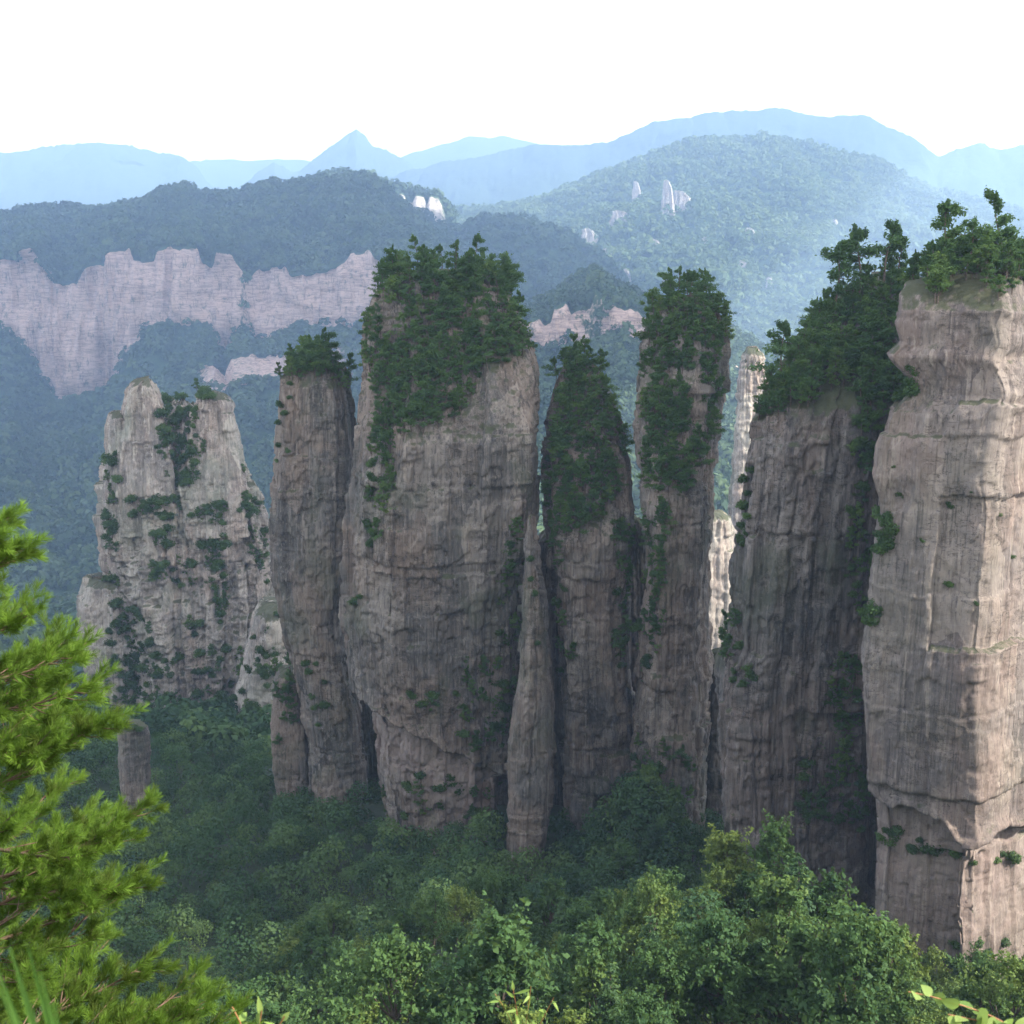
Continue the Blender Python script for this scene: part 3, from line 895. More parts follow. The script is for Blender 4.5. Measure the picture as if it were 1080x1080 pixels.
def ridge(name, label, cat, px, rows, mat, nu, nv, amp, seed, jag=0.0, rock_rows=(), back=True, wood=None, kind="structure", ragged=7.0, keep=None):
    """A mountainside through traced lines. rows: [(depth, [py...])] from foot to crest."""
    rows = [(float(np.interp(d, FAR_A, FAR_B)), p) for d, p in rows]
    ratio = rows[len(rows) // 2][0] / float(np.interp(rows[len(rows) // 2][0], FAR_B, FAR_A))
    amp, jag = amp * ratio, jag * ratio
    SIZE[0] = ratio
    px0 = np.array(px, float)
    px = np.arange(px0[0], px0[-1] + 1, 3.0)
    rows = [(d if np.isscalar(d) else np.interp(px, px0, d), np.interp(px, px0, np.asarray(p, float))) for d, p in rows]
    rock_rows = [(a, b, np.interp(px, px0, st)) for a, b, st in rock_rows]
    for a, b, st in rock_rows:
        for q, k in ((a, 1), (b, 2)):
            d, p = rows[q]
            rows[q] = (d, p + ragged * (fbm(px / 17.0, k * 3.1, seed, seed, 5, 0.62) + 0.7 * np.sign(vnoise(px / 9.0, k, 0.3, seed + 1))))
    L = []
    for depth, pys in rows:
        dd = np.broadcast_to(np.asarray(depth, float), px.shape)
        L.append(np.array([at(a, b, d) for a, b, d in zip(px, pys, dd)]))
    if back:
        cst = L[-1]
        for k, (dy, dz) in enumerate(((0.12, -0.05), (0.35, -0.35), (0.6, -0.9))):
            h = np.abs(cst[:, 2] + 350)
            q = cst.copy()
            q[:, 1] += dy * h * 2.2
            q[:, 0] *= q[:, 1] / cst[:, 1]
            q[:, 2] += dz * h
            L.append(q)
    L = np.array(L)
    R = len(L)
    n_rows = len(rows)
    U = np.linspace(px[0], px[-1], nu)
    G = np.array([[np.interp(U, px, L[r, :, c]) for c in range(3)] for r in range(R)])     # R,3,nu
    seg = np.linalg.norm(np.diff(L, axis=0), axis=2).mean(1)
    seg[n_rows - 1:] *= 0.35
    t_row = np.concatenate([[0], np.cumsum(seg)])
    T = np.linspace(0, t_row[-1], nv)
    P = np.empty((nv, nu, 3))
    for c in range(3):
        for j in range(nu):
            P[:, j, c] = np.interp(T, t_row, G[:, c, j])
    # round the profile a little
    rock = np.zeros((nv, nu))
    for a, b, strength in rock_rows:
        inside = sstep(t_row[a] - 4, t_row[a] + 4, T) * (1 - sstep(t_row[b] - 4, t_row[b] + 4, T))
        s = np.interp(U, px, strength) + 0.12 * fbm(U / 60.0, 0.2, a, seed + 5, 4)
        rock = np.maximum(rock, inside[:, None] * s[None, :])
    X, Y, Z = P[..., 0], P[..., 1], P[..., 2]
    sc = amp * 7.0
    n1 = fbm(X / sc, Y / sc, Z / sc, seed, 5, 0.52)
    gul = 1 - np.abs(vnoise(X / (amp * 6), Y / (amp * 14), 0.3, seed + 400))
    n1 = n1 + 0.9 * gul ** 4 * (1 - rock)
    n2 = fbm(X / sc, Y / sc, Z / sc, seed + 100, 5, 0.52)
    n3 = 1.3 * vnoise(X / (amp * 1.5), 0.4, Z / (amp * 9), seed + 200) + 0.9 * np.abs(vnoise(X / (amp * 0.7), 0.4, Z / (amp * 6), seed + 201))
    Y2 = Y + amp * n1 * 1.3 + rock * amp * 0.9 * n3
    bed = np.sin(Z / 7 + 3 * vnoise(X / 80, Y / 80, 0, seed + 9)) * rock * amp * 0.12
    Y2 = Y2 - bed
    Z2 = Z + amp * 0.55 * n2 * (1 - rock * 0.7)
    if jag:
        Z2 = Z2 + jag * np.abs(fbm(X / (jag * 3), Y / (jag * 6), 0.5, seed + 300, 3))
    P2 = np.stack([X, Y2, Z2], -1)
    idx = np.arange(nv * nu).reshape(nv, nu)
    F = np.stack([idx[:-1, :-1], idx[:-1, 1:], idx[1:, 1:], idx[1:, :-1]], -1).reshape(-1, 4)
    o = link(name, mesh_of(name, P2.reshape(-1, 3), F, mat, True, {"rock": rock.reshape(-1)}))
    tag(o, label, cat, kind=kind)
    if keep:
        BVH_HILL[keep] = BVHTree.FromPolygons(P2.reshape(-1, 3).tolist(), F.tolist())
    if wood:
        spacing, r0 = wood[0] * ratio, wood[1] * ratio
        rg = np.random.default_rng(seed)
        cr = np.cross(P2[1:, :-1] - P2[:-1, :-1], P2[:-1, 1:] - P2[:-1, :-1])
        area = np.linalg.norm(cr, axis=2)
        fade = 1 - sstep(0.3, 0.55, rock[:-1, :-1] + 0.10 * (n1[:-1, :-1]))
        nfront = np.searchsorted(T, t_row[n_rows - 1] + seg[n_rows - 1] * 0.8)
        w = area * fade
        w[nfront:] = 0
        w = w.ravel()
        count = int(w.sum() / spacing ** 2)
        pick = rg.choice(len(w), count, p=w / w.sum())
        i, j = pick // (nu - 1), pick % (nu - 1)
        a, b = rg.random(count)[:, None], rg.random(count)[:, None]
        pts = P2[i, j] + a * (P2[i + 1, j] - P2[i, j]) + b * (P2[i, j + 1] - P2[i, j])
        FOREST_POINTS[name + str(seed)] = (pts, r0)
        return o, pts
    return o, None


def wood_mass(name, label, pts, r0, mat, seed, leaves=34, leaf=0.42, tall=1.15):
    """A far wood that reads as one mass: many small ragged crowns in one mesh."""
    rg = np.random.default_rng(seed)
    n = len(pts)
    r0 = r0 * SIZE[0]
    rad = r0 * (0.5 + 1.0 * rg.random(n) ** 1.4)
    d = rg.normal(size=(n, leaves, 3))
    d /= np.linalg.norm(d, axis=2)[..., None]
    d[..., 2] = np.abs(d[..., 2]) * 1.0 - 0.25
    sh = (0.62 + 0.45 * rg.random((n, leaves)))[..., None]
    C = pts[:, None, :] + d * sh * rad[:, None, None] * np.array((1, 1, tall)) + np.array((0, 0, 1.0)) * (rad * 0.7)[:, None, None]
    N = d + 0.55 * rg.normal(size=d.shape) + np.array((0, 0, 0.35))
    patch = fbm(pts[:, 0] / (9 * r0), pts[:, 1] / (9 * r0), pts[:, 2] / (9 * r0), seed, 4)
    tone = np.repeat(np.clip(0.5 + 0.30 * rg.normal(size=n) + 0.38 * patch, 0, 1), leaves)
    b = Buf()
    b.leaves(C.reshape(-1, 3), N.reshape(-1, 3), np.repeat(rad * leaf, leaves), rg, tone)
    o = link(name, b.mesh(name, mat))
    tag(o, label, "forest", kind="stuff")
    return o


def build_mountains():
    # plateau on the far side of the valley
    tops = [(-200, 290), (-120, 270), (-60, 285), (0, 274), (17, 274), (19, 256), (33, 252), (39, 274), (46, 286), (52, 306), (76, 308), (83, 292), (89, 282), (110, 278), (113, 256), (133, 254), (139, 274),
            (163, 274), (167, 259), (213, 259), (216, 281), (226, 281), (231, 263), (246, 263), (256, 284), (259, 304), (264, 292), (272, 285), (302, 281), (309, 297), (331, 295), (337, 290), (356, 285),
            (365, 278), (370, 267), (389, 263), (398, 278), (425, 290), (460, 300), (520, 320)]
    bots = [(-200, 360), (0, 337), (7, 355), (22, 366), (33, 381), (56, 426), (81, 430), (118, 411), (133, 374), (159, 340), (222, 336), (231, 374), (241, 382), (248, 350), (259, 342), (267, 355), (293, 355), (315, 340), (374, 344), (425, 338), (520, 345)]
    crs = [(-200, 222), (0, 219), (38, 217), (78, 214), (125, 210), (150, 204), (172, 198), (200, 195), (215, 201), (252, 199), (275, 192), (310, 187), (345, 183), (372, 181), (395, 190), (425, 212), (460, 240), (520, 268)]
    lws = [(-200, 450), (0, 455), (38, 480), (98, 460), (172, 425), (252, 405), (395, 400), (520, 400)]
    px = sorted({p[0] for p in tops} | {p[0] for p in bots} | set(range(-200, 521, 20)))
    crs = [(a, b + 7) for a, b in crs]
    crest, ctop, cbot, low = (list(np.interp(px, [p[0] for p in q], [p[1] for p in q])) for q in (crs, tops, bots, lws))
    ctop = [268 + (a - 268) * 0.72 for a in ctop]
    cbot = [max(a, b + 6) for a, b in zip(cbot, ctop)]
    low = [max(a, b + 42) for a, b in zip(low, cbot)]
    foot = [640] * len(px)
    one = [1.0] * len(px)
    strength = list(np.interp(px, [-200, 0, 250, 256, 262, 268, 300, 310, 335, 340, 400, 425, 460, 520], [.9, 1, 1, .6, .5, .9, .9, .7, .7, 1, 1, .7, .3, 0]))
    lowrock = list(np.interp(px, [-200, 165, 180, 215, 300, 400, 440, 520], [0, 0, .3, .62, .6, .5, .2, 0]))
    o, pts = ridge("plateau", "long flat-topped plateau with banded pink cliffs across the valley", "plateau", px,
                   [(860, [700] * len(px)), (1020, foot), (1220, low), (1290, [l - 32 for l in low]), (1330, cbot), (1345, ctop), (1480, [(a * .55 + b * .45) for a, b in zip(ctop, crest)]), (1760, crest)],
                   M_SLOPE, 620, 280, 14, 51, ragged=2.2, rock_rows=[(4, 5, strength), (2, 3, lowrock)], wood=(8.0, 5.2))
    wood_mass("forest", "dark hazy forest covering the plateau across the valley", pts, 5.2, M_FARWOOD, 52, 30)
    # mid hill behind the pillars
    px = [470, 520, 560, 585, 605, 630, 650, 690, 730, 770, 830]
    crest = [300, 322, 326, 312, 300, 288, 302, 318, 330, 350, 380]
    ctop = [a + d for a, d in zip(crest, [20, 18, 12, 16, 22, 30, 26, 18, 20, 20, 20])]
    cbot = [a + d for a, d in zip(ctop, [20, 24, 28, 40, 42, 40, 30, 30, 24, 24, 20])]
    o, pts = ridge("hill", "blue shaded hill with small cliffs behind the middle pillars", "hill", px,
                   [(850, [620] * 11), (980, [470] * 11), (1080, cbot), (1090, ctop), (1180, crest)], M_SLOPE, 240, 160, 13, 61,
                   rock_rows=[(2, 3, [.5, .7, .6, .8, .7, .45, .75, .7, .6, .6, .5])], wood=(7.5, 4.8))
    wood_mass("forest", "blue hazy forest on the small hill behind the middle pillars", pts, 4.8, M_FARWOOD, 62, 30)
    # sunlit little tops behind the plateau
    px = [300, 330, 350, 375, 400, 420, 440, 460, 480]
    o, pts = ridge("hill", "sunlit wooded knolls just behind the plateau top", "hill", px,
                   [(1700, [300] * 9), (1950, [245, 226, 216, 216, 220, 224, 230, 242, 255]), (2000, [226, 204, 196, 198, 204, 214, 214, 222, 240]), (2100, [217, 195, 186, 189, 193, 200, 205, 213, 230])], M_HILL, 120, 90, 14, 71,
                   rock_rows=[(1, 2, [0, .1, .6, .9, .3, .6, .9, .7, .2])], wood=(12, 8))
    wood_mass("forest", "sunlit trees on the knolls behind the plateau top", pts, 8, M_FARWOOD, 72, 26)
    # shaded spur left of the sunlit hill
    px = [380, 430, 470, 510, 560, 600, 640, 680, 720, 760]
    o, pts = ridge("hill", "dark blue wooded spur below the sunlit hill", "hill", px,
                   [(1250, [430] * 10), (1500, [330, 330, 320, 315, 315, 315, 320, 330, 350, 370]), (1900, [262, 262, 242, 234, 238, 254, 276, 326, 370, 400])], M_HILL, 160, 110, 16, 81, wood=(11, 7.5))
    wood_mass("forest", "shaded trees on the spur below the sunlit hill", pts, 7.5, M_FARWOOD, 82, 26)
    # the big sunlit hill
    px = [480, 540, 580, 620, 660, 700, 740, 775, 820, 860, 900, 950, 1000, 1060, 1140]
    crest = [222, 216, 208, 192, 176, 160, 148, 144, 148, 156, 168, 188, 206, 222, 240]
    midl = [262, 258, 250, 240, 232, 226, 222, 222, 226, 230, 236, 250, 262, 276, 290]
    lowl = [330, 325, 322, 320, 318, 316, 316, 318, 322, 326, 330, 336, 340, 350, 360]
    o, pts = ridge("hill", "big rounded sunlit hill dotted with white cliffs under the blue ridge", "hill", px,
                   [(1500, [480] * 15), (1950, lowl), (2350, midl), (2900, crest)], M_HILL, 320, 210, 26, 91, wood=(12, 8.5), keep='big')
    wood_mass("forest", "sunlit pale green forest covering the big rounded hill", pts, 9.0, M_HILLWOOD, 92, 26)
    # long blue ridge behind
    px = [380, 425, 470, 520, 560, 620, 660, 700, 750, 800, 860, 910, 940, 970, 990, 1010, 1032, 1060, 1100, 1200]
    crest = [200, 182, 167, 162, 154, 150, 142, 128, 119, 116, 119, 122, 137, 152, 167, 160, 154, 159, 152, 160]
    ridge("mountain", "long blue mountain ridge forming the skyline", "mountain", px,
          [(3300, [300] * 20), (4300, [a + 60 for a in crest]), (4900, crest)], M_FARHILL, 420, 70, 26, 101, jag=9)
    # far left mountain
    px = [-200, 0, 30, 55, 75, 110, 140, 170, 190, 205, 218, 240, 270]
    crest = [165, 157, 157, 153, 150, 149, 154, 162, 163, 173, 188, 212, 240]
    ridge("mountain", "pale blue far mountain above the plateau at the edge", "mountain", px,
          [(4600, [300] * 13), (5400, [a + 30 for a in crest]), (5900, crest)], M_FARHILL, 200, 50, 34, 111, jag=11)
    # pointed peak
    px = [240, 265, 278, 287, 297, 310, 320, 345, 362, 375, 384, 392, 410, 430, 442, 470]
    crest = [205, 190, 178, 170, 176, 184, 177, 158, 145, 137, 143, 153, 157, 168, 182, 205]
    ridge("mountain", "pale pointed peak rising behind the plateau", "mountain", px,
          [(4600, [300] * 16), (5300, [a + 30 for a in crest]), (5700, crest)], M_FARHILL, 200, 50, 20, 121, jag=9)
    # faintest ridge
    px = [100, 220, 300, 400, 450, 490, 530, 570, 640, 760]
    crest = [170, 168, 172, 172, 156, 145, 142, 150, 160, 200]
    ridge("mountain", "faintest ridge, almost lost in the white haze", "mountain", px,
          [(6400, [260] * 10), (7000, [a + 25 for a in crest]), (7500, crest)], M_FARHILL, 120, 40, 40, 131, jag=10)


build_mountains()
SIZE[0] = 1.0

# ------------------------------------------------------------------ plants
def unit(rg, n):
    d = rg.normal(size=(n, 3))
    return d / np.linalg.norm(d, axis=1)[:, None]


def broadleaf(seed, h=10.0, leaf=0.36, n_clump=15, per=110, mat=None, slim=1.0):
    """Tapered trunk with limbs; an uneven crown of leaf clumps."""
    rg = np.random.default_rng(seed)
    tr, cr = Buf(), Buf()
    bend = rg.normal(size=2) * 0.05 * h
    z = np.linspace(0, 0.72 * h, 7)
    tp = np.stack([bend[0] * (z / h) ** 2, bend[1] * (z / h) ** 2, z - 0.6], 1)
    tr.tube(tp, np.linspace(0.028 * h, 0.010 * h, 7), 6)
    R = 0.36 * h * slim
    for k in range(n_clump):
        a = k * 2.4 + rg.normal() * 0.4
        lev = (k + 0.5) / n_clump
        zc = h * (0.30 + 0.68 * lev) * (0.94 + 0.12 * rg.random())
        rr = R * math.sin(PI * min(0.97, 0.30 + 0.68 * lev)) * (0.25 + 0.85 * rg.random())
        c = np.array((math.cos(a) * rr + bend[0] * lev, math.sin(a) * rr + bend[1] * lev, zc))
        r = R * (0.18 + 0.34 * rg.random() ** 1.5) / max(0.6, slim) ** 0.6
        s = tp[min(6, 2 + int(lev * 5))]
        mid = (s + c) / 2 + np.array((0, 0, -0.04 * h))
        tr.tube(np.array([s, mid, c]), [0.010 * h, 0.006 * h, 0.002 * h], 4)
        n = int(per * (0.5 + 1.0 * rg.random()))
        m = 11                                              # sprays that leave the clump in all directions
        sd = unit(rg, m)
        sd[:, 2] = np.where(sd[:, 2] < -0.3, -sd[:, 2], sd[:, 2]) + 0.15
        sl = r * (0.55 + 0.95 * rg.random(m))
        w_ = rg.integers(0, m, n)
        f = rg.random(n) ** 0.6
        C = c + sd[w_] * (sl[w_] * f)[:, None] * np.array((1.15, 1.15, 0.8)) + rg.normal(size=(n, 3)) * r * (0.20 * (1.15 - 0.75 * f))[:, None]
        N = sd[w_] * 0.6 + 0.75 * rg.normal(size=(n, 3)) + np.array((0, 0, 0.45))
        base_tone = 0.5 + 0.26 * rg.normal()
        cr.leaves(C, N, leaf * (0.55 + 0.9 * rg.random(n)), rg, np.clip(base_tone + 0.16 * rg.normal(size=m)[w_], 0, 1))
    return tr.mesh("trunk", M_BARK), cr.mesh("crown", mat or M_LEAF)


def pine(seed, h=11.0, per=250, bare=0.35, tiers=7, spread=0.36):
    """Mountain pine: bare trunk below, flat spreading pads of needles."""
    rg = np.random.default_rng(seed)
    tr, cr = Buf(), Buf()
    lean = rg.normal(size=2) * 0.10 * h
    side_ = rg.random() * 6.28
    z = np.linspace(0, h * 0.96, 8)
    wob = 0.028 * h
    tp = np.stack([lean[0] * (z / h) + wob * np.sin(z * 0.6 + seed), lean[1] * (z / h) + wob * np.cos(z * 0.5 + seed), z - 0.5], 1)
    tr.tube(tp, np.linspace(0.020 * h, 0.005 * h, 8), 6)
    for k in range(tiers):
        lev = bare + (1 - bare) * (k / (tiers - 1))
        p = np.array([np.interp(lev * h * 0.96, z, tp[:, c]) for c in range(3)])
        reach = spread * h * (1 - 0.72 * ((lev - bare) / (1 - bare)) ** 1.5) * (0.65 + 0.6 * rg.random())
        nb = int(rg.choice([1, 2, 3])) if k < tiers - 1 else 3
        a0 = rg.random() * 6.28
        for b in range(nb):
            a = a0 + b * 6.28 / nb + rg.normal() * 0.6
            p = np.array([np.interp(np.clip(lev + 0.05 * rg.normal(), 0.1, 1) * h * 0.96, z, tp[:, c]) for c in range(3)])
            ln = reach * (0.45 + 0.75 * rg.random()) * (1 + 0.35 * math.cos(a - side_))
            tip = p + np.array((math.cos(a) * ln, math.sin(a) * ln, 0.16 * h * (rg.random() - 0.45)))
            mid = (p + tip) / 2 + np.array((0, 0, -0.02 * h))
            tr.tube(np.array([p, mid, tip]), [0.007 * h, 0.004 * h, 0.0015 * h], 4)
            n = int(per * (0.6 + 0.7 * rg.random()))
            f = rg.random(n) ** 0.75
            C = p + (tip - p) * (0.25 + 0.9 * f)[:, None]
            wdt = 0.42 * ln * (0.45 + 0.55 * np.sin(PI * np.clip(f, 0, 1)))
            C = C + rg.normal(size=(n, 3)) * wdt[:, None] * np.array((0.6, 0.6, 0.0)) + rg.normal(size=(n, 3)) * np.array((0, 0, 0.028 * h))
            C[:, 2] += 0.02 * h + 0.05 * h * f * rg.random()
            N = np.array((0, 0, 0.8)) + 0.7 * rg.normal(size=(n, 3))
            cr.leaves(C, N, (0.017 + 0.016 * rg.random(n)) * h, rg, float(np.clip(0.5 + 0.25 * rg.normal(), 0, 1)), aspect=0.5)
    return tr.mesh("trunk", M_BARK), cr.mesh("crown", M_PINE)


def fir(seed, h=13.0, per=44):
    """Narrow cone of drooping sprays."""
    rg = np.random.default_rng(seed)
    tr, cr = Buf(), Buf()
    z = np.linspace(0, h, 6)
    tr.tube(np.stack([z * 0, z * 0, z - 0.5], 1), np.linspace(0.016 * h, 0.003 * h, 6), 6)
    tiers = 17
    for k in range(tiers):
        lev = 0.10 + 0.88 * k / (tiers - 1)
        reach = 0.21 * h * (1 - lev) ** 0.8 * (0.75 + 0.5 * rg.random()) + 0.02 * h
        for b in range(6):
            a = rg.random() * 6.28
            ln = reach * (0.7 + 0.5 * rg.random())
            n = per if lev < 0.8 else per // 2
            f = rg.random(n)
            C = np.stack([np.cos(a) * ln * f, np.sin(a) * ln * f, lev * h - 0.28 * ln * f ** 1.5], 1)
            C += rg.normal(size=(n, 3)) * np.array((0.16, 0.16, 0.05)) * ln
            N = np.array((math.cos(a) * 0.5, math.sin(a) * 0.5, 1.0)) + 0.5 * rg.normal(size=(n, 3))
            cr.leaves(C, N, 0.018 * h, rg, float(np.clip(0.5 + 0.25 * rg.normal(), 0, 1)), aspect=0.5, droop=np.array((math.cos(a), math.sin(a), -0.5)))
    return tr.mesh("trunk", M_BARK), cr.mesh("crown", M_FIR)


def shrub(seed, h=2.6, per=110):
    rg = np.random.default_rng(seed)
    st, fo = Buf(), Buf()
    for k in range(7):
        a = k * 0.9 + rg.normal() * 0.3
        c = np.array((math.cos(a) * 0.42 * h * rg.random(), math.sin(a) * 0.42 * h * rg.random(), h * (0.3 + 0.45 * rg.random())))
        st.tube(np.array([(0, 0, -0.3), c * 0.5, c]), [0.02 * h, 0.012 * h, 0.005 * h], 4)
        d = unit(rg, per)
        C = c + d * (0.30 * h * (0.5 + 0.6 * rg.random(per)))[:, None] * np.array((1.1, 1.1, 0.85))
        N = d + 0.6 * rg.normal(size=(per, 3)) + np.array((0, 0, 0.3))
        fo.leaves(C, N, 0.07 * h, rg, float(np.clip(0.5 + 0.25 * rg.normal(), 0, 1)))
    return st.mesh("stem", M_BARK), fo.mesh("foliage", M_SHRUB)


LIB = {
    "pine_tree": [pine(s, bare=b, tiers=t) for s, b, t in ((1, .3, 7), (2, .4, 6), (3, .22, 8), (4, .35, 6), (5, .18, 8))],
    "tall_pine": [pine(s, bare=.55, tiers=5, per=210, spread=.34) for s in (21, 22, 23)],
    "leafy_tree": [broadleaf(s, slim=k, mat=M_LEAF, per=250, leaf=.25) for s, k in ((31, 1.0), (32, .85), (33, 1.1), (34, .75), (35, 1.0))],
    "valley_tree": [broadleaf(s, mat=M_VALLEY, slim=k, per=290, leaf=.15, n_clump=27) for s, k in ((41, .85), (42, .62), (43, 1.0), (44, .55), (45, .75), (46, .68))],
    "fir_tree": [fir(s) for s in (51, 52, 53)],
    "shrub": [shrub(s) for s in (61, 62, 63, 64)],
}
LIB["sapling"] = LIB["leafy_tree"]
NOMINAL = {"pine_tree": 11.0, "tall_pine": 11.0, "leafy_tree": 10.0, "valley_tree": 10.0, "fir_tree": 13.0, "shrub": 2.6, "sapling": 10.0}
NAME = {"valley_tree": "broadleaf_tree", "leafy_tree": "cliff_tree", "tall_pine": "umbrella_pine", "sapling": "sapling"}
CATS = {"pine_tree": "pine tree", "tall_pine": "pine tree", "leafy_tree": "tree", "valley_tree": "tree", "fir_tree": "fir tree", "shrub": "shrub", "sapling": "young tree"}
PARTS = {"shrub": ("stem", "foliage")}


def plant(kind, p, height, label, group=None, variant=None, tilt=(0, 0), wide=1.0):
    lib = LIB[kind]
    a, b = lib[rnd.randrange(len(lib)) if variant is None else variant]
    s = height / NOMINAL[kind]
    root = link(NAME.get(kind, kind), None, None, tuple(p), (tilt[0], tilt[1], rnd.random() * 6.28), (s * wide, s * wide, s))
    tag(root, label, CATS[kind], group)
    n1, n2 = PARTS.get(kind, ("trunk", "crown"))
    link(n1, a, root)
    link(n2, b, root)
    return root


def inside(px, py, poly):
    c = False
    j = len(poly) - 1
    for i in range(len(poly)):
        xi, yi = poly[i]
        xj, yj = poly[j]
        if (yi > py) != (yj > py) and px < (xj - xi) * (py - yi) / (yj - yi) + xi:
            c = not c
        j = i
    return c


BVH = {k: r.bvh() for k, r in ROCKS.items()}


def poly_points(poly, n, min_d, holes=()):
    xs_, ys_ = [p[0] for p in poly], [p[1] for p in poly]
    out = []
    for _ in range(n * 60):
        if len(out) >= n:
            break
        x, y = rnd.uniform(min(xs_), max(xs_)), rnd.uniform(min(ys_), max(ys_))
        if not inside(x, y, poly) or any(inside(x, y, h) for h in holes):
            continue
        if any((x - a) ** 2 + (y - b) ** 2 < min_d ** 2 for a, b in out):
            continue
        out.append((x, y))
    return out


def grow(rock, poly, n, min_d, kinds, label_of, group, holes=()):
    """Plants trees where the rock shows inside a traced outline. kinds: [(kind, weight, h0, h1)]."""
    tot = sum(k[1] for k in kinds)
    for px, py in poly_points(poly, n, min_d, holes):
        hit = BVH[rock].ray_cast(Vector((0, 0, 0)), ray(px, py))
        if hit[0] is None:
            continue
        q, nor = hit[0], hit[1]
        if nor.dot(ray(px, py)) > 0:
            nor = -nor
        r = rnd.random() * tot
        for kind, wgt, h0, h1 in kinds:
            r -= wgt
            if r <= 0:
                break
        h = rnd.uniform(h0, h1)
        steep = 1 - max(0.0, nor.z)
        lean = 0.22 * steep
        p = q - nor * 0.25
        plant(kind, p, h, label_of(kind), f"{group} {CATS[kind]}s" if False else group + " - " + CATS[kind], tilt=(-lean * nor.y * -1, lean * nor.x))
    return


def lab(where):
    names = {"pine tree": "dark green mountain pine", "tree": "leafy green tree", "young tree": "small leafy tree", "shrub": "green shrub", "fir tree": "narrow dark conifer"}
    return lambda kind: names[CATS[kind]] + " " + where


TREES = [("pine_tree", 6, 7, 12), ("leafy_tree", 4, 6, 10)]
STUNT = [("sapling", 5, 5, 9), ("pine_tree", 3, 6, 10), ("shrub", 3, 3, 5)]
BUSH = [("shrub", 1, 2.2, 4.6)]


